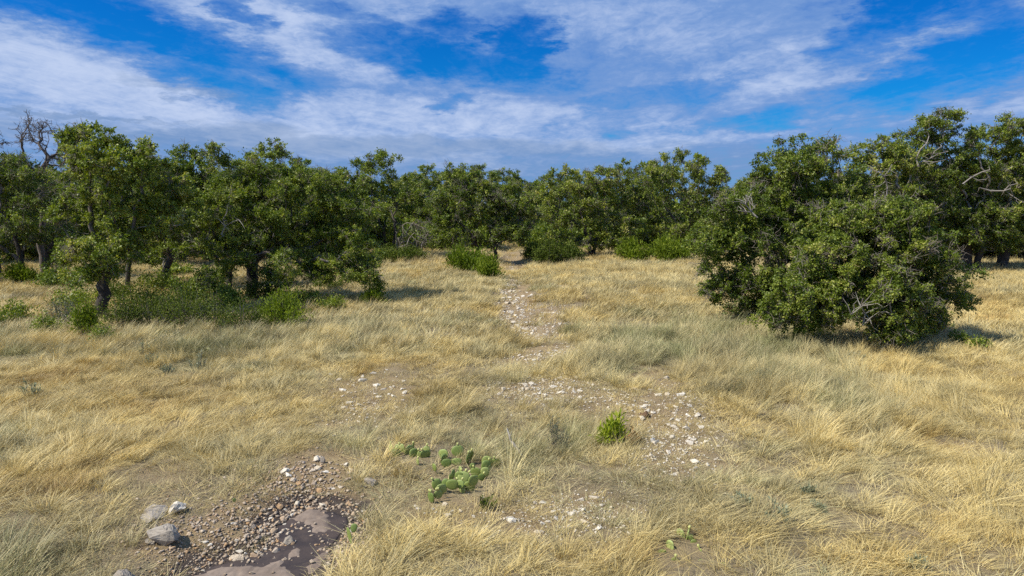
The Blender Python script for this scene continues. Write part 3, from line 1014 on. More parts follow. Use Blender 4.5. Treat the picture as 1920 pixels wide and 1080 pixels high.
back += [(1760, 70, .95), (1830, 74, .9), (1920, 72, .95), (1985, 66, .95), (1650, 68, .9), (20, 64, .9), (120, 68, .92), (300, 62, .85), (395, 66, .9), (560, 68, .9), (640, 74, .95), (-80, 62, .9), (215, 70, .95), (480, 72, .95)]
FRONT = [(100, "the dead tree"), (260, "the crooked-trunk oak"), (600, "the broad twin-trunk oak"), (800, "the tall forked centre oak"), (990, "the oak leaning over the wash"),
         (1170, "the flat-topped oak beyond the wash"), (1400, "the wide domed oak"), (1700, "the low spreading oak"), (9999, "the tallest oak with pale limbs")]
for i, (u, Yb, s) in enumerate(back):
    x = at(u, 480, Yb)[0]
    src = (oak_a, oak_b)[i % 2]
    fr_ = next(t for m, t in FRONT if u < m)
    copy_tree(src, (x, Yb, H1(x, Yb) - 0.05), random.uniform(0, 6.28), (s * random.uniform(.9, 1.1), s * random.uniform(.9, 1.1), s * random.uniform(.88, 1.0)),
              "live oak of the dense woodland behind " + fr_, "woodland oaks behind " + fr_)
protos = []
tk = [(u, 71 + 13 * ((u * 37) % 10) / 10) for u in range(-80, 660, 34)] + [(u, 86 + 12 * ((u * 53) % 10) / 10) for u in list(range(660, 930, 30)) + list(range(1005, 1460, 32))] + [(u, 76 + 9 * ((u * 29) % 10) / 10) for u in range(1560, 2000, 50)]
THICKET = tk
# far tree belt to the horizon, one mass
rf = np.random.default_rng(5)
n = 26000
fa = rf.uniform(-1.0, 1.0, n)
fr = 140 + 420 * rf.uniform(0, 1, n) ** 1.6
fx, fy = np.sin(fa) * fr, np.cos(fa) * fr
cl = fbm(fx * 0.06, fy * 0.06, 31)
kp = cl > 0.46
fx, fy, cl = fx[kp], fy[kp], cl[kp]
fz = H(fx, fy) + rf.uniform(0.3, 1.0, len(fx)) * (4 + 5 * vnoise(fx * .16, fy * .16, 8))
pos = np.stack([fx, fy, fz], 1)
v, f = leaf_quads(pos, rf.normal(size=pos.shape), rf.uniform(.8, 1.7, len(pos)), rf.uniform(.5, 1.1, len(pos)), rf)
link("far_woodland", mesh_np("far_woodland", v, [f], [M_OAK], {"tint": np.repeat(rf.uniform(.2, .7, len(pos)), 4)}),
     kind="stuff", label="low belt of distant trees on the horizon", category="woodland")


# dead drooping limb beside the tall centre oak
def dead_limb():
    r = np.random.default_rng(91)
    Y0 = Yc - 2.0
    root_p = at(745, 478, Y0)
    org = np.array([root_p[0], Y0, H1(root_p[0], Y0)])
    o = link("fallen_limb", None, loc=tuple(org), label="tangle of drooping grey dead branches beside the tall centre oak", category="dead branch")
    C = []
    for k in range(34):
        u, v = r.uniform(745, 808), r.uniform(408, 475)
        if (u - 745) / 63 + 0.15 < (v - 400) / 150:
            pass
        c = at(u, v, Y0 + r.uniform(-1.5, 1.5)) - org
        C.append(c)
    C = np.array(C)
    st = at(738, 415, Y0) - org
    P, par, tips, tr = skeleton([(0, 0, 0)], [st], C, r, 0.2, 0.25, 0.2)
    rad = 0.028 * tips ** 0.45
    link("trunk", tube_mesh("trunk", P, par, rad, [i for i in range(len(P)) if tr[i] and par[i] >= 0], M_TWIG), o)
    link("limb", tube_mesh("limb", P, par, rad, [i for i in range(len(P)) if not tr[i]], M_TWIG, 4), o)
    A = np.repeat(C, 7, 0)
    E = A + r.normal(size=A.shape) * .45 + np.array([.3, 0, -.75])
    v, f = twig_tubes(A, (A + E) / 2 + r.normal(size=A.shape) * .12, E, np.full(len(A), .022))
    link("twigs", mesh_np("twigs", v, [f], [M_TWIG]), o, kind="stuff")


dead_limb()


# ------------------------------------------------------------------ bushes
def bush(name, label, u, v, w, h, style, seed, group=None, cat="bush", Y=None):
    r = np.random.default_rng(seed)
    if Y is None:
        x, y = gnd(u, v)
    else:
        x, y = at(u, v, Y)[0], Y
    k = y / FPX
    rx, hz = w * k / 2, h * k * 1.05
    z = H1(x, y)
    o = link(name, None, loc=(x, y, z), label=label, category=cat)
    if group:
        o["group"] = group
    near = y < 22
    spec = {"juniper": (M_JUN, 26, 90, .10, .26, .45), "shrub": (M_SHR, 24, 75, .085, .5, .2), "grey": (M_GRY, 22, 60, .09, .3, .35), "oakling": (M_OAK, 22, 70, .1, .5, .2),
            "silver": (M_SIL, 12, 30, .07, .3, .6), "rust": (M_RUST, 14, 26, .09, .25, .5), "spindly": (M_GRY, 30, 40, .05, .25, .7)}[style]
    m, ns, nl, ls, asp, upb = spec
    area = max(0.3, float(rx * hz)) ** 0.5
    ns = int(ns * min(3.0, max(0.6, area)))
    # stems from the root to points on a lumpy dome
    th = r.uniform(0, 6.283, ns)
    rr = np.sqrt(r.uniform(0, 1, ns))
    if style == "juniper":
        npl = 7
        pk = r.integers(0, npl, ns)
        th = (np.arange(npl) * 6.283 / npl + r.normal(0, .35, npl))[pk] + r.normal(0, .28, ns)
        rr = np.clip(r.uniform(.15, 1, npl)[pk] + r.normal(0, .12, ns), 0.02, 1.1)
        hz = hz * r.uniform(.7, 1.25, npl)[pk]
    top = hz * (1 - 0.55 * rr ** 2) * r.uniform(.6, 1.05, ns) * (0.8 + 0.4 * vnoise(th * 1.3, rr * 0 + seed, 3))
    E = np.stack([np.cos(th) * rr * rx * 1.05, np.sin(th) * rr * rx * .95, top], 1)
    A = np.stack([np.cos(th) * rr * rx * .25, np.sin(th) * rr * rx * .25, np.full(ns, -.05)], 1)
    B = (A + E) / 2 + np.stack([np.cos(th) * rr * rx * .12, np.sin(th) * rr * rx * .12, np.zeros(ns)], 1)
    vt, ft = twig_tubes(A, B, E, np.full(ns, .012 if near else .02))
    link("stem", mesh_np("stem", vt, [ft], [M_TWIG if style != "rust" else M_RUST]), o, kind="stuff")
    T = r.uniform(.22, 1.0, (ns, nl)) ** .7
    T = T[..., None]
    pos = A[:, None] * (1 - T) ** 2 + 2 * B[:, None] * T * (1 - T) + E[:, None] * T ** 2
    sp = 0.16 * area if style not in ("spindly", "silver") else .06 * area
    off = r.normal(size=pos.shape) * sp
    pos = pos + off
    pos[..., 2] = np.maximum(pos[..., 2], .03)
    d = unit(E - A)[:, None] * upb + r.normal(size=pos.shape) * .5 + np.array([0, 0, upb])
    tint = np.clip(r.normal(.5, .12, (ns, 1)) + r.normal(0, .15, (ns, nl)), 0, 1).ravel()
    pos, d = pos.reshape(-1, 3), d.reshape(-1, 3)
    sc = ls * (1.0 if near else max(1.0, (y / 30))) * r.uniform(.7, 1.4, len(pos)) * (1.5 if style == "juniper" else 1)
    vv, ff = leaf_quads(pos, d, sc, sc * asp, r)
    link("foliage", mesh_np("foliage", vv, [ff], [m], {"tint": np.repeat(tint, 4)}), o)
    return o


def recolour(o, m):
    for c in o.children:
        if c.name.startswith("foliage"):
            c.data.materials[0] = m


for i, (u, Yb) in enumerate(THICKET):
    lb = "tall dark thicket bush under the woodland behind " + next(t for m, t in FRONT if u < m)
    gp = "thicket bushes behind " + next(t for m, t in FRONT if u < m)
    if i < 3:
        protos.append(bush("thicket_bush", lb, u, 480, 70, 52, "oakling", 500 + i, gp, "bush", Y=float(Yb)))
    else:
        x = at(u, 480, Yb)[0]
        k = random.uniform(.75, 1.3)
        copy_tree(protos[i % 3], (x, Yb, H1(x, Yb) - .05), random.uniform(0, 6.28), (k * 1.15, k * 1.15, k), lb, gp)
bush("juniper_bush", "bright green juniper bush on the bank of the stony wash", 868, 508, 84, 40, "juniper", 41)
bush("juniper_bush", "small dark juniper at the very edge of the stony wash", 915, 516, 50, 38, "juniper", 42)
bush("juniper_bush", "left of two adjoining bright juniper bushes under the wide domed oak, the lower one", 1182, 488, 80, 28, "juniper", 43)
bush("juniper_bush", "taller of two adjoining bright juniper bushes under the wide domed oak", 1252, 489, 100, 38, "juniper", 44)
bush("juniper_bush", "little juniper under the tip of the long low sweeping oak branch", 701, 565, 40, 34, "juniper", 45)
bush("juniper_bush", "rounded juniper below the loose grey-twigged oak", 42, 530, 66, 38, "juniper", 46)
bush("juniper_bush", "yellow-green upright juniper at the foot of the crooked oak trunk", 163, 626, 50, 66, "juniper", 47)
bush("juniper_bush", "wide juniper at the end of the shrub thicket beneath the twin-trunk oak", 535, 608, 105, 60, "juniper", 48)
recolour(bush("juniper_bush", "small bright green juniper alone in the open stony grass", 1147, 830, 44, 48, "juniper", 53), M_JUN2)
bush("dead_clump", "rusty orange dead tuft beside the small bright green juniper", 1180, 832, 36, 20, "rust", 50, cat="dead plant")
bush("spindly_shrub", "dark grey-green spindly shrub standing in the bunch grass near the small juniper", 1042, 838, 52, 62, "spindly", 51)
thk = [(225, 612, 80, 58), (285, 606, 90, 66), (345, 608, 95, 72), (405, 612, 90, 64), (455, 614, 80, 56)]
for i, (u, v, w, h) in enumerate(thk):
    bush("thicket_shrub", "dense mid-green shrub in the thicket under the crooked-trunk and twin-trunk oaks", u, v, w, h, "shrub", 60 + i, "shrubs of the thicket under the oaks", "shrub")
for i, (u, v, w, h) in enumerate([(85, 622, 60, 36), (22, 600, 66, 42), (190, 640, 46, 36), (-30, 612, 60, 40)]):
    bush("understory_shrub", "small leafy green shrub at the grass edge below the loose grey-twigged oak", u, v, w, h, "oakling", 70 + i, "small shrubs at the grass edge", "shrub")
bush("grey_shrub", "silvery grey twiggy shrub next to the yellow-green upright juniper", 118, 602, 70, 46, "grey", 75, cat="shrub")
for i, (u, v, w, h) in enumerate([(1030, 492, 66, 46), (1066, 490, 56, 36), (1000, 486, 40, 30), (830, 470, 50, 24), (770, 488, 60, 26), (730, 492, 60, 28), (690, 500, 50, 24)]):
    bush("dark_shrub", "dark low shrub in the shade under the centre oaks", u, v, w, h, "shrub", 80 + i, "dark shrubs under the centre oaks", "shrub")
for i, (u, v, w, h) in enumerate([(110, 540, 90, 40), (215, 560, 70, 34), (300, 545, 80, 34), (370, 560, 70, 40), (330, 520, 60, 26), (500, 560, 90, 44), (570, 570, 70, 36), (620, 540, 60, 24),
                                  (140, 575, 80, 40), (255, 580, 90, 50), (340, 575, 100, 54), (520, 590, 90, 46), (620, 575, 60, 26), (200, 520, 80, 34), (400, 530, 70, 30), (660, 500, 50, 26), (430, 575, 70, 40), (600, 505, 60, 24)]):
    bush("shade_shrub", "dark green shrub in the shade among the trunks of the left oaks", u, v, w, h, "shrub" if i % 2 else "oakling", 130 + i, "shrubs among the left oak trunks", "shrub")
bush("understory_shrub", "green leafy sapling at the dark foot of the low spreading oak", 1735, 628, 46, 32, "oakling", 90, cat="shrub")
for i, (u, v, w, h) in enumerate([(1796, 648, 34, 24), (1832, 656, 40, 24)]):
    bush("low_shrub", "small low green shrub on the golden grass beside the low spreading oak", u, v, w, h, "oakling", 92 + i, "two low shrubs beside the low spreading oak", "shrub")
for i, (u, v, w, h) in enumerate([(1455, 985, 46, 34), (1392, 958, 40, 30), (1515, 930, 26, 20), (1604, 672, 40, 22), (1535, 962, 30, 22), (1720, 1072, 40, 24)]):
    bush("silver_weed", "pale silver-green weed in the golden grass of the open foreground slope", u, v, w, h, "silver", 100 + i, "silver weeds in the foreground grass", "weed")
for i, (u, v, w, h) in enumerate([(285, 684, 26, 30), (313, 700, 28, 18), (371, 692, 34, 34), (57, 742, 40, 30), (270, 664, 26, 22)]):
    bush("silver_weed", "pale silver weed around the grey bunch grass in front of the shrub thicket", u, v, w, h, "silver", 110 + i, "silver weeds before the thicket", "weed")
recolour(bush("green_weed", "small round yellow-green weed in front of the prickly pears", 913, 950, 34, 28, "silver", 120, cat="weed"), M_SHR)


# ------------------------------------------------------------------ prickly pears
def pad_mesh():
    V, F = [], []
    nu, nv = 12, 7
    V.append((0, 0, 0))
    for j in range(1, nv):
        t = j / nv
        z = (1 - math.cos(math.pi * t)) / 2
        wd = math.sin(math.pi * t) ** 0.85 * (0.40 + 0.12 * t)
        for i in range(nu):
            a = 2 * math.pi * i / nu
            V.append((math.cos(a) * wd, math.sin(a) * 0.075 * math.sin(math.pi * t) ** .6 + .03 * math.sin(z * 3) * math.cos(a), z))
    V.append((0, 0, 1))
    F3, F4 = [], []
    for i in range(nu):
        F3.append((0, 1 + (i + 1) % nu, 1 + i))
        e = 1 + (nv - 2) * nu
        F3.append((len(V) - 1, e + i, e + (i + 1) % nu))
        for j in range(nv - 2):
            a = 1 + j * nu
            F4.append((a + i, a + (i + 1) % nu, a + nu + (i + 1) % nu, a + nu + i))
    return mesh_np("pad", V, [np.array(F3), np.array(F4)], [M_PAD], None, True)


m_, N_ = mat("cactus_skin")
t_ = N_.n("ShaderNodeTexCoord").outputs["Object"]
rn_ = N_.n("ShaderNodeObjectInfo").outputs["Random"]
c_ = N_.ramp(rn_, [(0, (0.12, 0.18, 0.035)), (.5, (0.225, 0.29, 0.065)), (1, (0.33, 0.385, 0.11))])
vo_ = N_.n("ShaderNodeTexVoronoi", ins={"Vector": t_, "Scale": 7.0}).outputs["Distance"]
c_ = N_.mix(N_.mr(vo_, .06, .14, .75, 0), c_, (0.12, 0.11, 0.04))
c_ = N_.mix(N_.mr(N_.noise(t_, 4, 5), .55, .75, 0, .5), c_, (0.42, 0.40, 0.18))
p_ = N_.n("ShaderNodeBsdfPrincipled", ins={"Base Color": c_, "Roughness": .55})
N_.n("ShaderNodeOutputMaterial", ins={0: p_.outputs[0]})
M_PAD = m_
m_, N_ = mat("cactus_fruit")
p_ = N_.n("ShaderNodeBsdfPrincipled", ins={"Base Color": N_.mix(N_.noise(N_.n("ShaderNodeTexCoord").outputs["Object"], 8), (0.42, 0.46, 0.12), (0.55, 0.52, 0.2)), "Roughness": .5})
N_.n("ShaderNodeOutputMaterial", ins={0: p_.outputs[0]})
M_FRUIT = m_
PAD = pad_mesh()


def lathe(name, prof, k, material):
    V, F3, F4 = [(0, 0, prof[0][1])], [], []
    for r_, z in prof[1:-1]:
        for i in range(k):
            V.append((math.cos(6.2832 * i / k) * r_, math.sin(6.2832 * i / k) * r_, z))
    V.append((0, 0, prof[-1][1]))
    m = len(prof) - 2
    for i in range(k):
        j = (i + 1) % k
        F3.append((0, 1 + j, 1 + i))
        F3.append((len(V) - 1, 1 + (m - 1) * k + i, 1 + (m - 1) * k + j))
        for q in range(m - 1):
            a = 1 + q * k
            F4.append((a + i, a + j, a + k + j, a + k + i))
    return mesh_np(name, V, [np.array(F3), np.array(F4)], [material], None, True)


FRUIT = lathe("fruit", [(0, 0), (.25, .05), (.42, .45), (.36, .9), (.2, .95), (0, .88)], 8, M_FRUIT)


def cactus(label, pads, off, sc, base_v, seed, fruits=6):
    r = random.Random(seed)
    P = [(off[0] + x / sc, off[1] + y / sc, w / sc, h / sc) for x, y, w, h in pads]
    bu = sum(p[0] for p in P) / len(P)
    bx, by = gnd(bu, base_v)
    bz = H1(bx, by)
    o = link("prickly_pear", None, loc=(bx, by, bz), label=label, category="cactus")
    vmin, vmax = min(p[1] for p in P), max(p[1] for p in P)
    tops = []
    for (u, v, w, h) in P:
        # pads low in the cluster stand in front, high ones behind
        Yp = by + (vmax - v) / max(1, vmax - vmin) * 0.9 - .1 + r.uniform(-.05, .05)
        c = at(u, v + h * .72, Yp)
        k = Yp / FPX
        hh = h * k * 1.62
        ww = w * k * 1.6
        full = max(ww, hh * .82)
        yaw = math.acos(min(1, ww / full)) * r.choice((-1, 1)) + r.uniform(-.45, .45)
        q = link("pad", PAD, o, (c[0] - bx, c[1] - by, c[2] - bz - .01))
        q.scale = (full / 1.02, hh * .95, hh)
        q.rotation_euler = (r.uniform(-.25, .2), r.uniform(-.25, .25), yaw)
        tops.append((q, hh))
        # the older pad it grows from, rooted in the ground
        zl = c[2] - H1(c[0], c[1])
        if zl > .1:
            q2 = link("pad", PAD, o, (c[0] - bx + r.uniform(-.06, .06), c[1] - by + r.uniform(.02, .10), c[2] - bz - zl - .03))
            q2.scale = (full * 1.05, hh, max(zl + .09, hh * .95))
            q2.rotation_euler = (r.uniform(-.15, .15), r.uniform(-.2, .2), yaw + r.uniform(-.8, .8))
    for _ in range(fruits):
        q, hh = r.choice(tops)
        a = r.uniform(-.6, .6)
        fz = link("fruit", FRUIT, q, (math.sin(a) * .42, 0, .82 + .14 * math.cos(a)))
        fz.scale = (.055 / q.scale[0], .055 / q.scale[1], .065 / q.scale[2])
        fz.rotation_euler = (0, a, 0)
    return o


cactus("prickly pear with a row of bright upright pads, set apart from the bigger clump", [(213, 277, 55, 95), (285, 265, 80, 70), (260, 320, 90, 70), (340, 270, 50, 85),
       (408, 288, 75, 105), (492, 322, 80, 90), (468, 248, 42, 75), (440, 250, 35, 60), (620, 325, 100, 80), (530, 415, 34, 60), (645, 275, 60, 60), (550, 330, 50, 60)],
       (700, 800), 6.4, 870, 1, 8)
cactus("half-hidden prickly pear with dull pads in grass, at the back of the bigger clump", [(848, 330, 95, 80), (865, 370, 50, 70), (825, 390, 50, 80), (885, 435, 90, 70), (735, 480, 45, 70), (1030, 290, 110, 90),
       (1000, 420, 90, 60), (1125, 385, 50, 90), (1165, 340, 50, 80), (1190, 470, 50, 50)], (700, 800), 6.4, 882, 2, 6)
cactus("prickly pear with stacked pads next to the fountain of tall straw grass", [(1360, 420, 95, 100), (1355, 480, 90, 110), (1345, 540, 80, 80), (1460, 427, 95, 75), (1250, 540, 100, 90), (1290, 600, 60, 60)],
       (700, 800), 6.4, 900, 3, 4)
cactus("prickly pear with the largest bright pads in front of the clump", [(780, 690, 90, 100), (825, 740, 95, 90), (785, 805, 80, 75), (692, 840, 42, 95), (1015, 585, 75, 85), (1068, 610, 110, 100), (1047, 515, 34, 60),
       (950, 570, 38, 80), (955, 690, 110, 90), (1040, 690, 80, 70), (850, 680, 70, 80), (1190, 640, 95, 100)], (700, 800), 6.4, 934, 4, 10)
cactus("pale prickly pear half buried in long lying golden grass", [(775, 385, 90, 175), (705, 380, 42, 150), (865, 425, 70, 70), (500, 585, 110, 150), (925, 520, 90, 110), (1050, 690, 45, 120), (1040, 890, 200, 130),
       (610, 820, 100, 120), (380, 690, 120, 90), (1390, 920, 160, 130), (1420, 1020, 110, 100)], (1200, 960), 9.0, 1062, 5, 3)
cactus("single small cactus pad among the pebbles left of the mud hollow", [(905, 348, 24, 24), (885, 356, 18, 20)], (200, 840), 3.692, 938, 6, 0)
cactus("tiny cactus seedling on the stony rim right of the mud hollow", [(1705, 552, 34, 40), (1725, 545, 18, 34)], (200, 840), 3.692, 996, 7, 0)


# ------------------------------------------------------------------ stones
def hull_mesh(name, seed, n=18, flat=0.62, material=None, tint=None, bev=0.0):
    r = random.Random(seed)
    bm = bmesh.new()
    sx, sy = r.uniform(.8, 1.2), r.uniform(.65, 1.0)
    for _ in range(n):
        d = Vector((r.gauss(0, 1), r.gauss(0, 1), r.gauss(0, 1))).normalized() * r.uniform(.82, 1.05)
        bm.verts.new((d.x * sx * .5, d.y * sy * .5, (d.z * .5 + .35) * flat))
    res = bmesh.ops.convex_hull(bm, input=bm.verts)
    bmesh.ops.delete(bm, geom=list({g for g in list(res["geom_interior"]) + list(res["geom_unused"]) if isinstance(g, bmesh.types.BMVert)}), context="VERTS")
    if bev:
        bmesh.ops.bevel(bm, geom=list(bm.edges), offset=bev, segments=2, affect="EDGES", profile=.6)
    bmesh.ops.recalc_face_normals(bm, faces=bm.faces)
    me = bpy.data.meshes.new(name)
    bm.to_mesh(me)
    bm.free()
    if material:
        me.materials.append(material)
    return me


ROCKS_P = [hull_mesh("pale_rock", 100 + i, 13, random.uniform(.4, .7), M_ROCK) for i in range(9)]
ROCKS_C = [hull_mesh("cobble", 200 + i, 17, random.uniform(.5, .85), M_COB) for i in range(9)]
rk = random.Random(33)


def stone(name, meshes, u, v, wpx, label, group, cat="rock", hs=1.0):
    x, y = gnd(u, v)
    z = H1(x, y)
    s = wpx * y / FPX * (1.55 if meshes is ROCKS_P else 1.3)
    o = link(name, rk.choice(meshes), None, (x, y, z - s * .12), label=label, category=cat, group=group)
    o.scale = (s, s * rk.uniform(.8, 1.15), s * rk.uniform(.75, 1.1) * hs)
    o.rotation_euler = (rk.uniform(-.2, .2), rk.uniform(-.2, .2), rk.uniform(0, 6.28))
    return o


def scatter_px(n, e, w0, w1, reject=None, pw=2.2):
    out = []
    g = 0
    while len(out) < n and g < 5000:
        g += 1
        u, v = rk.gauss(0, .5) * e[2] + e[0], rk.gauss(0, .5) * e[3] + e[1]
        if abs(u - e[0]) > e[2] or abs(v - e[1]) > e[3]:
            continue
        if reject and reject(u, v):
            continue
        w = w0 + (w1 - w0) * rk.random() ** pw
        if any(math.hypot(u - a, (v - b_) * 1.3) < (w + c) * .42 for a, b_, c in out):
            continue
        out.append((u, v, w))
    return out


def in_px(poly):
    return lambda u, v: float(poly_sd(np.array([u]), np.array([v]), poly)[0]) < 0


slab_in = [in_px(s[1]) for s in SLABS]
mud_in = in_px(MUD_PX)
rej = lambda u, v: any(f(u, v) for f in slab_in) or v > 1085 or (mud_in(u, v) and rk.random() < .8)
# named big ones
def boulder(label, u, v, wpx, hpx, seed, name="boulder", material=None, dpt=.8):
    x, y = gnd(u, v)
    z = H1(x, y)
    k = y / FPX
    me = hull_mesh(name, seed, 22, 1.0, None)
    bm = bmesh.new()
    bm.from_mesh(me)
    bmesh.ops.subdivide_edges(bm, edges=bm.edges, cuts=4, use_grid_fill=True)
    bmesh.ops.triangulate(bm, faces=bm.faces)
    for q in bm.verts:
        p = q.co
        d = (vnoise(np.array([p.x * 5 + seed]), np.array([p.y * 5 + p.z * 3]), seed)[0] - .5) * .16
        d += (vnoise(np.array([p.x * 13 + seed]), np.array([p.y * 13 + p.z * 9]), seed)[0] - .5) * .09
        d += (vnoise(np.array([p.x * 29 + seed]), np.array([p.y * 29 + p.z * 23]), seed)[0] - .5) * .04
        q.co = p * (1 + d)
    bm.to_mesh(me)
    bm.free()
    me.materials.append(material or M_BOUL)
    o = link(name, me, None, (x, y, z - .04), label=label, category="boulder")
    o.scale = (wpx * k * 1.25, wpx * k * dpt * 1.25, hpx * k * 1.4)
    o.rotation_euler = (.05, .05, seed)
    return o


boulder("big grey pointed boulder with a mossy foot beside the dark pebble bank", 306, 1012, 62, 34, 3)
boulder("flat grey limestone ledge in the grass, next to the whitish block", 288, 966, 58, 14, 5, "rock_ledge")
boulder("whitish rock block sitting on the flat ledge", 334, 960, 38, 22, 8, material=M_ROCK)
boulder("rounded pale grey boulder at the grassy left bank below the pointed boulder", 232, 1084, 52, 28, 12)
boulder("small pale slab beside the pointed boulder", 280, 1012, 30, 9, 15, "rock_slab")
boulder("knobbly tan rock, largest standing in the mud", 540, 990, 26, 16, 21)
boulder("squarish brown-grey block at the mud's left shore", 444, 1020, 24, 14, 22, material=M_COB)
boulder("grey weathered rock half in grass between the cactus clump and the gravel", 695, 902, 28, 12, 24)
boulder("white rounded rock on top of the gravel heap", 594, 868, 15, 12, 27, material=M_ROCK)
boulder("tall grey rock beside the white one on the gravel heap", 606, 872, 13, 14, 28)
G1 = "cobbles around the mud hollow"
L1 = "brown-grey limestone cobble in the stony rim around the wet mud hollow"
pool = []
for e, nn, w0, w1 in [((590, 905, 75, 36), 52, 6, 15), ((500, 985, 62, 42), 48, 6, 17), ((400, 1010, 90, 45), 26, 5, 13), ((662, 965, 30, 45), 26, 6, 13), ((615, 1025, 40, 45), 20, 6, 13),
                      ((560, 955, 70, 45), 16, 5, 10), ((520, 945, 50, 25), 16, 6, 14), ((330, 1050, 60, 30), 12, 5, 12)]:
    pool += scatter_px(nn, e, w0, w1, rej)
for u, v, w in pool[:200]:
    stone("cobble", ROCKS_C if rk.random() < .75 else ROCKS_P, u, v, w, L1, G1)
for u, v, w in [(345, 958, 10), (420, 1052, 8), (470, 1050, 9), (510, 1048, 7), (590, 960, 6), (585, 1028, 10), (530, 1060, 7), (400, 1070, 6), (455, 1064, 6)]:
    stone("cobble", ROCKS_C, u, v, w, L1, G1).location.z += .05
G2, L2 = "pale stones in the far dry wash", "small pale stone in the dry stony wash between the grass banks"
for u, v, w in scatter_px(70, (960, 566, 42, 62), 5, 11) + scatter_px(14, (1010, 590, 70, 22), 3.5, 7):
    stone("wash_stone", ROCKS_P, u, v, w, L2, G2)
G3, L3 = "white stones on the bare patch by the small juniper", "whitish limestone lump on the bare patch near the small bright juniper"
for u, v, w in scatter_px(95, (1258, 812, 95, 100), 5, 15) + scatter_px(16, (1170, 755, 90, 22), 5, 11):
    stone("limestone_lump", ROCKS_P, u, v, w, L3, G3)
for u, v, w in [(1250, 712, 13), (1275, 745, 12), (1255, 795, 15), (1232, 832, 13), (1293, 835, 14), (1305, 872, 16), (1302, 884, 12), (1210, 763, 10)]:
    stone("limestone_lump", ROCKS_P, u, v, w, L3, G3)
G4, L4 = "pale stones in the thin grass of the left slope", "pale stone in the thin dry grass upslope of the mud hollow"
for u, v, w in scatter_px(40, (695, 752, 85, 60), 6, 13) + [(661, 770, 13), (711, 744, 10), (738, 744, 10), (752, 658, 8), (686, 788, 11), (624, 823, 11), (726, 697, 10)]:
    stone("pale_stone", ROCKS_P, u, v, w, L4, G4)
G5, L5 = "stones in the centre grass strip", "pale stone among the bunch grass where the wash crosses the meadow"
for u, v, w in scatter_px(40, (1020, 728, 130, 26), 6, 13) + scatter_px(22, (1020, 662, 70, 10), 5, 9) + scatter_px(22, (1000, 618, 70, 14), 4, 9):
    stone("pale_stone", ROCKS_P, u, v, w, L5, G5)
G6, L6 = "stones on the bare strip in front of the cacti", "pale stone on the bare strip between the cactus clump and the long golden grass"
for u, v, w in scatter_px(34, (1080, 968, 150, 44), 5, 14) + scatter_px(12, (840, 950, 80, 26), 6, 13) + [(1090, 935, 11), (1105, 940, 12), (957, 968, 16), (845, 955, 10)]:
    stone("pale_stone", ROCKS_P, u, v, w, L6, G6)


# gravel too small to pick up singly
def gravel(name, pts, material, label):
    V, F = [], []
    r = np.random.default_rng(len(pts))
    base = []
    for i in range(8):
        me = hull_mesh("pebble", 900 + i, 9, .6)
        vv = np.array([q.co for q in me.vertices])
        me.calc_loop_triangles()
        base.append((vv, np.array([t.vertices[:] for t in me.loop_triangles])))
        bpy.data.meshes.remove(me)
    tint = []
    nb = 0
    xs = np.array([p[0] for p in pts])
    ys = np.array([p[1] for p in pts])
    zs = H(xs, ys)
    for i, (x, y, s) in enumerate(pts):
        vv, ff = base[i % 8]
        a = r.uniform(0, 6.28)
        c, sn = math.cos(a), math.sin(a)
        q = vv * s
        V.append(np.stack([q[:, 0] * c - q[:, 1] * sn + x, q[:, 0] * sn + q[:, 1] * c + y, q[:, 2] + zs[i] - s * .08], 1))
        F.append(ff + nb)
        tint.append(np.full(len(vv), r.uniform()))
        nb += len(vv)
    link(name, mesh_np(name, np.concatenate(V), [np.concatenate(F)], [material], {"tint": np.concatenate(tint)}), kind="stuff", label=label, category="gravel")


def gpts(n, e, s0, s1, pw=2.0, rej_=None):
    out = []
    while len(out) < n:
        u, v = rk.gauss(0, .55) * e[2] + e[0], rk.gauss(0, .55) * e[3] + e[1]
        if v > 1110 or (rej_ and rej_(u, v)):
            continue
        x, y = gnd(u, v)
        out.append((x, y, s0 + (s1 - s0) * rk.random() ** pw))
    return out


def trail(n):
    pts = [(962, 500), (955, 535), (968, 560), (955, 585), (985, 612), (1012, 655), (1000, 690), (985, 732), (1060, 735), (1150, 755), (1235, 740)]
    out = []
    while len(out) < n:
        t = rk.random() ** 1.35 * (len(pts) - 1.001)
        i, f = int(t), t % 1
        k = .5 + .09 * i
        u = pts[i][0] * (1 - f) + pts[i + 1][0] * f + rk.gauss(0, 17 + 3 * i)
        v = pts[i][1] * (1 - f) + pts[i + 1][1] * f + rk.gauss(0, 7 + i)
        x, y = gnd(u, v)
        if vnoise(np.array([x * .9]), np.array([y * .5]), 123)[0] < .36:
            continue
        out.append((x, y, (.05 + .17 * rk.random() ** 2.6) * (1 - .05 * i)))
    return out


gravel("gravel", gpts(1500, (560, 930, 120, 70), .03, .11, 2.4, rej) + gpts(1300, (430, 1000, 150, 70), .025, .10, 2.4, rej) + gpts(450, (640, 1000, 60, 70), .025, .10, 2.4, rej) + gpts(500, (320, 1030, 90, 60), .02, .06, 2, rej)
       + gpts(120, (480, 1050, 120, 40), .015, .04),
       M_COB, "loose brown gravel on the banks of the mud hollow")
gravel("gravel", trail(1500) + gpts(450, (1010, 588, 80, 34), .05, .16) + gpts(350, (960, 492, 32, 22), .06, .2), M_ROCK, "pale gravel filling the far dry wash")
gravel("gravel", gpts(1500, (1258, 812, 105, 100), .025, .09) + gpts(300, (1005, 620, 80, 22), .04, .12) + gpts(600, (690, 750, 95, 55), .025, .09) + gpts(700, (1020, 730, 150, 34), .03, .11) + gpts(300, (1030, 664, 90, 18), .04, .12) + gpts(700, (1070, 965, 170, 50), .025, .08) + gpts(80, (1815, 838, 60, 22), .02, .05),
       M_ROCK, "scattered pale gravel on the thin-grass patches of the meadow")

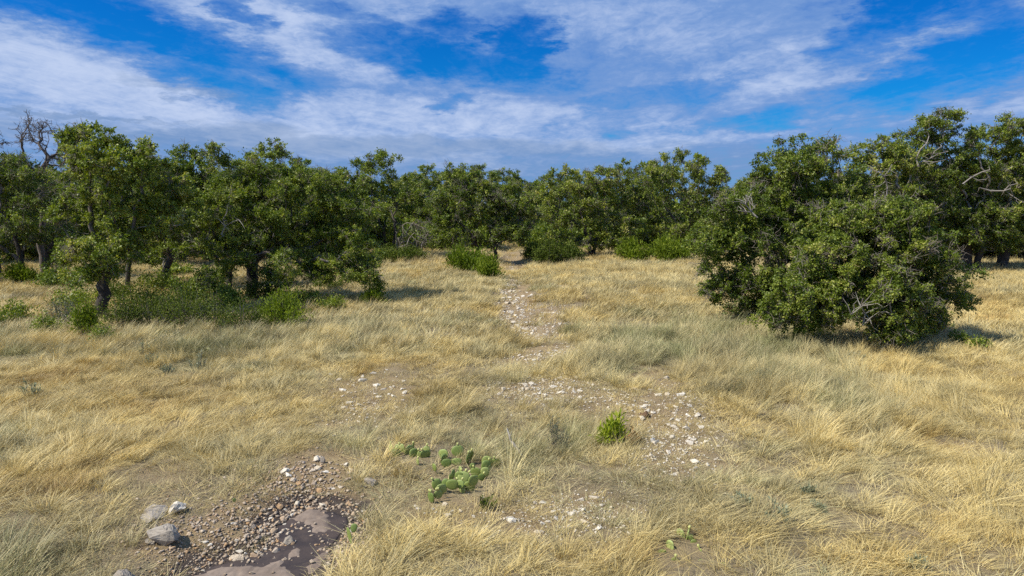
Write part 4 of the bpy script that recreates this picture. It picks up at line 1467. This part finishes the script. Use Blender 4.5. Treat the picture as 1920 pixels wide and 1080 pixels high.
# ------------------------------------------------------------------ small single things
# dead branch lying behind the cacti
def lying_branch():
    x, y = gnd(962, 850)
    o = link("fallen_branch", None, loc=(x, y, H1(x, y)), label="pale grey dead branch lying in grass behind the cactus clump", category="dead branch")
    k = y / FPX
    P = np.array([(-12 * k, .6, .42), (-8 * k, .4, .34), (-4 * k, .2, .26), (4 * k, .05, .2), (12 * k, -.1, .12), (20 * k, -.25, .04)])
    link("stick", tube_mesh("stick", P, np.array([-1, 0, 1, 2, 3, 4]), np.array([.014, .02, .03, .032, .028, .018]), [1, 2, 3, 4, 5], M_GREY), o)
    Q = np.array([(-4 * k, .2, .26), (-6 * k, .1, .4), (-2 * k, .15, .5)])
    link("side_twig", tube_mesh("side_twig", Q, np.array([-1, 0, 1]), np.array([.018, .013, .006]), [1, 2], M_GREY), o)


lying_branch()
m_, N_ = mat("dung")
n_ = N_.noise(N_.n("ShaderNodeTexCoord").outputs["Object"], 6, 5)
p_ = N_.n("ShaderNodeBsdfPrincipled", ins={"Base Color": N_.mix(n_, (0.05, 0.028, 0.014), (0.16, 0.085, 0.04)), "Roughness": .95})
N_.n("ShaderNodeOutputMaterial", ins={0: p_.outputs[0]})
d_ = lathe("dung_pat", [(0, 0), (.46, .02), (.5, .1), (.42, .2), (.25, .22), (.2, .28), (0, .3)], 14, m_)
for q in d_.vertices:
    q.co.x *= 1 + .2 * math.sin(q.co.y * 7 + 1)
    q.co.z *= 1 + .3 * math.sin(q.co.x * 9)
x, y = gnd(1209, 781)
o = link("dung_pat", d_, None, (x, y, H1(x, y) + .01), label="dark brown dried dung pat on the bare patch behind the small juniper", category="dung")
o.scale = (.26, .26, .4)
m_, N_ = mat("gourd_skin")
w_ = N_.n("ShaderNodeTexWave", wave_type="RINGS", ins={"Scale": 3.0, "Distortion": 2.0}).outputs["Fac"]
p_ = N_.n("ShaderNodeBsdfPrincipled", ins={"Base Color": N_.mix(w_, (0.50, 0.50, 0.13), (0.62, 0.58, 0.22)), "Roughness": .45})
N_.n("ShaderNodeOutputMaterial", ins={0: p_.outputs[0]})
x, y = gnd(391, 662)
o = link("gourd", None, loc=(x, y, H1(x, y) + .05), label="pale yellow-green wild gourd lying in grass in front of the thicket", category="gourd")
q = link("rind", lathe("rind", [(0, 0), (.3, .04), (.48, .3), (.5, .5), (.42, .8), (.2, .97), (0, .96)], 12, m_), o)
q.scale = (.2, .2, .19)
q = link("stalk", lathe("stalk", [(0, .9), (.06, .9), (.05, 1.2), (.03, 1.35), (0, 1.36)], 6, M_TWIG), o)
q.scale = (.2, .2, .19)


# ------------------------------------------------------------------ grass (uncountable: instanced tufts)
def tuft(name, n, h, spread, lean, curl, width, seed, seg=3, flop=0.0):
    r = np.random.default_rng(seed)
    th = r.uniform(0, 6.283, n)
    rb = spread * np.sqrt(r.uniform(0, 1, n)) * .5
    b0 = np.stack([np.cos(th) * rb, np.sin(th) * rb, np.full(n, -.02)], 1)
    ph = th + r.normal(0, .6, n)
    out = np.stack([np.cos(ph), np.sin(ph), np.zeros(n)], 1)
    ln = h * r.uniform(.5, 1.15, n)
    ol = np.abs(r.normal(.28, .2, n)) + flop
    wind = np.array([1.0, 0, 0]) * lean
    side = unit(np.stack([-np.sin(ph + r.normal(0, .9, n)), np.cos(ph), r.normal(0, .2, n)], 1))
    V = []
    for j in range(seg + 1):
        t = j / seg
        bend = t ** (1.5)
        hor = out * (ol * t + curl * bend * .5)[:, None] + wind * (t * .45 + bend * .55)
        p = hor + np.array([0, 0, 1]) * (t - .28 * curl * t * t)
        # keep blade length
        nr = math.sqrt(1 + (abs(lean) + .3) ** 2 * t)
        c = b0 + p * (ln / nr)[:, None]
        c[:, 2] = np.maximum(c[:, 2], .012 if j else -.02)
        wj = width * (1 - t * .8) * r.uniform(.7, 1.2, n)
        if j < seg:
            V += [c - side * wj[:, None] / 2, c + side * wj[:, None] / 2]
        else:
            V.append(c)
    K = len(V)
    V = np.stack(V, 1).reshape(-1, 3)
    bs = np.arange(n)[:, None] * K
    F4 = np.concatenate([bs + np.array([[2 * j, 2 * j + 1, 2 * j + 3, 2 * j + 2]]) for j in range(seg - 1)])
    F3 = bs + np.array([[2 * seg - 2, 2 * seg - 1, 2 * seg]])
    me = mesh_np(name, V, [F4, F3], [M_GRASS], {"tint": np.repeat(r.uniform(0, 1, n), K)})
    return bpy.data.objects.new(name, me)


SRC = {}


def src_col(key, objs):
    c = bpy.data.collections.new(key)
    for o in objs:
        c.objects.link(o)
    SRC[key] = c


src_col("g_mat", [tuft("mat_%d" % i, 40, .17, .6, .2, 1.0, .008, 360 + i, 3, 1.7) for i in range(5)])
src_col("a_short", [tuft("short_%d" % i, 34, .24, .40, .35, .9, .008, 300 + i) for i in range(4)])
src_col("b_mid", [tuft("mid_%d" % i, 44, .40, .30, .6, .9, .0085, 310 + i) for i in range(6)])
src_col("c_tall", [tuft("tall_%d" % i, 64, .90, .26, .35, .7, .0085, 320 + i) for i in range(5)])
src_col("d_lying", [tuft("lying_%d" % i, 46, .70, .34, 1.9, 1.1, .0085, 330 + i, 4) for i in range(5)])
src_col("e_far", [tuft("far_%d" % i, 30, .5, .6, .6, .8, .020, 340 + i) for i in range(4)])
src_col("f_fartall", [tuft("fartall_%d" % i, 36, .9, .42, .4, .7, .018, 350 + i) for i in range(4)])


def gn_tree(key):
    g = bpy.data.node_groups.new("grass_" + key, "GeometryNodeTree")
    g.interface.new_socket("Geometry", in_out="INPUT", socket_type="NodeSocketGeometry")
    g.interface.new_socket("Geometry", in_out="OUTPUT", socket_type="NodeSocketGeometry")
    gi, go = g.nodes.new("NodeGroupInput"), g.nodes.new("NodeGroupOutput")
    mp = g.nodes.new("GeometryNodeMeshToPoints")
    ip = g.nodes.new("GeometryNodeInstanceOnPoints")
    ci = g.nodes.new("GeometryNodeCollectionInfo")
    ci.inputs["Collection"].default_value = SRC[key]
    ci.inputs["Separate Children"].default_value = True
    ci.inputs["Reset Children"].default_value = True
    ip.inputs["Pick Instance"].default_value = True

    def na(n, t):
        a = g.nodes.new("GeometryNodeInputNamedAttribute")
        a.data_type = t
        a.inputs[0].default_value = n
        return a.outputs[0]

    e2r = g.nodes.new("FunctionNodeEulerToRotation")
    g.links.new(na("grot", "FLOAT_VECTOR"), e2r.inputs[0])
    g.links.new(gi.outputs[0], mp.inputs[0])
    g.links.new(mp.outputs[0], ip.inputs["Points"])
    g.links.new(ci.outputs[0], ip.inputs["Instance"])
    g.links.new(na("gid", "INT"), ip.inputs["Instance Index"])
    g.links.new(e2r.outputs[0], ip.inputs["Rotation"])
    g.links.new(na("gscl", "FLOAT_VECTOR"), ip.inputs["Scale"])
    g.links.new(ip.outputs[0], go.inputs[0])
    return g


def grass_obj(name, key, x, y, scl, rotz, tint, val, label):
    n = len(x)
    me = bpy.data.meshes.new(name)
    me.vertices.add(n)
    z = H(x, y)
    me.vertices.foreach_set("co", np.stack([x, y, z], 1).astype(np.float32).ravel())
    r = np.random.default_rng(n)
    rot = np.stack([r.normal(0, .1, n), r.normal(0, .1, n), rotz], 1).astype(np.float32)
    for nm, ty, k, a in (("grot", "FLOAT_VECTOR", "vector", rot), ("gscl", "FLOAT_VECTOR", "vector", scl.astype(np.float32)),
                         ("gtint", "FLOAT", "value", tint.astype(np.float32)), ("gval", "FLOAT", "value", val.astype(np.float32))):
        at_ = me.attributes.new(nm, ty, "POINT")
        at_.data.foreach_set(k, np.ascontiguousarray(a).ravel())
    at_ = me.attributes.new("gid", "INT", "POINT")
    at_.data.foreach_set("value", r.integers(0, len(SRC[key].objects), n).astype(np.int32))
    me.materials.append(M_GRASS)
    o = link(name, me, kind="stuff", label=label, category="grass")
    md = o.modifiers.new("tufts", "NODES")
    md.node_group = gn_tree(key)
    return o


TALL = [(gell(1330, 640, 190, 50), .9), (gell(1470, 700, 190, 70), 1.0), (gell(1530, 790, 140, 60), .6), (gell(1060, 650, 190, 34), .85), (gell(1130, 720, 170, 45), .6), (gell(930, 660, 60, 50), .6),
        (gell(1230, 590, 120, 30), .7), (gell(950, 790, 230, 60), .5), (gell(320, 672, 70, 24), .9), (gell(530, 640, 160, 30), .7), (gell(920, 840, 45, 30), .9), (gell(1000, 840, 100, 40), .7),
        (gell(1050, 820, 120, 60), .55), (gell(840, 560, 110, 30), .5), (gell(1100, 510, 130, 20), .45), (gell(200, 640, 260, 26), .6)]
OLIVE = [(gell(1400, 650, 240, 70), 1.4), (gell(1520, 730, 200, 60), 1.15), (gell(1060, 640, 230, 50), .6), (gell(340, 665, 90, 26), .75), (gell(520, 640, 200, 35), .7), (gell(80, 840, 200, 55), .65),
         (gell(300, 885, 160, 40), .55), (gell(1800, 900, 160, 70), .5), (gell(1230, 720, 140, 50), .6), (gell(450, 700, 150, 30), .45), (gell(160, 640, 250, 35), .7), (gell(850, 540, 160, 25), .45), (gell(1000, 700, 200, 40), .45)]
GOLD = [(gell(1620, 1010, 330, 90), 1.0), (gell(1350, 1050, 250, 50), .9), (gell(1800, 720, 200, 60), .9), (gell(100, 720, 190, 50), .8), (gell(330, 800, 180, 40), .6), (gell(60, 940, 120, 50), .7), (gell(1840, 580, 160, 40), .8), (gell(1700, 860, 200, 60), .5)]
LIE = [(gell(1620, 1000, 330, 90), .95), (gell(1330, 1045, 240, 50), .95), (gell(1790, 760, 200, 90), .7), (gell(100, 720, 220, 60), .6), (gell(380, 810, 250, 60), .5), (gell(60, 940, 160, 70), .6), (gell(1800, 900, 200, 80), .6)]


def field(lst, x, y):
    f = np.zeros(len(x))
    for e, w in lst:
        f = np.maximum(f, ell(x, y, e, 1.2) * w)
    return f


def wedge(n, y0, y1, r):
    """points in the ground seen from the meadow's open side, with a margin"""
    yy = np.sqrt(r.uniform(y0 ** 2, y1 ** 2, n))
    xx = r.uniform(-1, 1, n) * (yy * .78 + 4)
    return xx, yy


trees_xy = [gnd(192, 592), gnd(455, 557), gnd(1690, 640), gnd(1515, 598), gnd(243, 547)]


def lay(name, key, n, y0, y1, s0, s1, label, want, seed, lean_sd=.55, zvar=.2):
    r = np.random.default_rng(seed)
    x, y = wedge(n, y0, y1, r)
    b = bare_f(x, y)
    mud = poly_sd(x, y, MUD)
    tall = field(TALL, x, y)
    lie = field(LIE, x, y)
    clump = .62 * fbm(x * .55 + 7, y * .55, 51) + .38 * vnoise(x * 2.3, y * 2.3, 53)
    pr = want(b, tall, lie, clump) * (mud > .12)
    for e_, tz in ((gell(290, 955, 60, 22), 0), (gell(308, 1000, 45, 26), 0), (gell(230, 1075, 40, 22), 0), (gell(770, 866, 50, 18), -.1), (gell(865, 905, 75, 38), -.15), (gell(900, 885, 40, 26), -.2), (gell(1285, 1062, 66, 54), 0.04)):
        pr = pr * (1 - (.9 + tz) * ell(x, y, e_, .4))
    kp = r.uniform(0, 1, n) < pr
    x, y, b, tall, lie, clump = x[kp], y[kp], b[kp], tall[kp], lie[kp], clump[kp]
    n = len(x)
    ol = field(OLIVE, x, y)
    go = field(GOLD, x, y)
    big = fbm(x * .22 + 30, y * .22, 61)
    med = fbm(x * .8, y * .8, 71)
    tint = .47 + (big - .5) * .6 + (med - .5) * .7 + ol * .23 + tall * .06 - go * .20 + r.normal(0, .07, n)
    tint = tint + np.where(b > .5, -.06, 0)
    val = np.clip(1.02 + (fbm(x * .35 + 11, y * .35, 85) - .5) * .5 + (fbm(x * 1.7, y * 1.7, 81) - .5) * .8 + r.normal(0, .16, n), .45, 1.45)
    wang = (fbm(x * .16 + 9, y * .16, 91) - .5) * 4.2 + (fbm(x * .7, y * .7, 95) - .5) * 4.4 + .25
    rz = wang + r.normal(0, lean_sd, n)
    s = r.uniform(s0, s1, n) * (.72 + .55 * fbm(x * .5 + 3, y * .5, 99)) * (1 - .35 * b)
    scl = np.stack([s, s, s * r.uniform(1 - zvar, 1 + zvar, n)], 1)
    return grass_obj(name, key, x, y, scl, rz, np.clip(tint, .02, .98), val, label)


lay("dry_grass", "a_short", 12000, 6.5, 26, .6, 1.4, "short dry straw grass covering the near meadow",
    lambda b, t, l, c: np.where(b > .8, .14, np.where(b > .3, .8, .85)) * (.3 + 1.0 * c), 1, 1.2)
lay("grass_thatch", "g_mat", 15000, 6.5, 28, .6, 1.5, "matted dead straw lying over the near meadow",
    lambda b, t, l, c: np.where(b > .78, .06, np.where(b > .3, .5, .9)) * (.45 + .7 * c), 8, 3.0)
lay("dry_grass", "b_mid", 16000, 6.5, 27, .5, 1.5, "wind-combed tan grass tufts over the near meadow",
    lambda b, t, l, c: np.where(b > .7, .02, np.where(b > .3, .10, .9)) * np.clip(.05 + 1.2 * sstep(.47, .63, c), 0, 1) * (1 - .45 * l), 2, .85)
lay("dry_grass", "d_lying", 10000, 6.5, 27, .5, 1.25, "long golden grass lying flat in combed swathes",
    lambda b, t, l, c: np.where(b > .3, .02, 1.0) * np.clip(l * 1.05 + .05, 0, 1) * (1 - .5 * t) * (.3 + .9 * sstep(.38, .6, c)), 3, .45)
lay("bunch_grass", "c_tall", 11000, 6.5, 30, .6, 1.2, "tall upright grey-green bunch grass on the near meadow",
    lambda b, t, l, c: np.where(b > .6, .01, np.where(b > .3, .10, 1.0)) * np.clip(t * .95 + .02, 0, 1) * sstep(.36, .56, c + .06), 4, .7)
lay("dry_grass", "e_far", 30000, 25, 62, .7, 1.4, "dry tan grass across the farther meadow",
    lambda b, t, l, c: np.where(b > .75, .06, np.where(b > .4, .35, .9)) * (.45 + .8 * sstep(.35, .6, c)), 5, .6)
lay("bunch_grass", "f_fartall", 13000, 28, 70, .6, 1.15, "tall pale bunch grass on the farther meadow",
    lambda b, t, l, c: np.where(b > .4, .08, 1.0) * np.clip(t * .9 + .28, 0, 1) * sstep(.4, .62, c + .06), 6, .7)
lay("dry_grass", "e_far", 18000, 60, 130, 1.0, 1.8, "dry grass under and beyond the oaks",
    lambda b, t, l, c: np.where(b > .75, .05, .9), 7, .8)
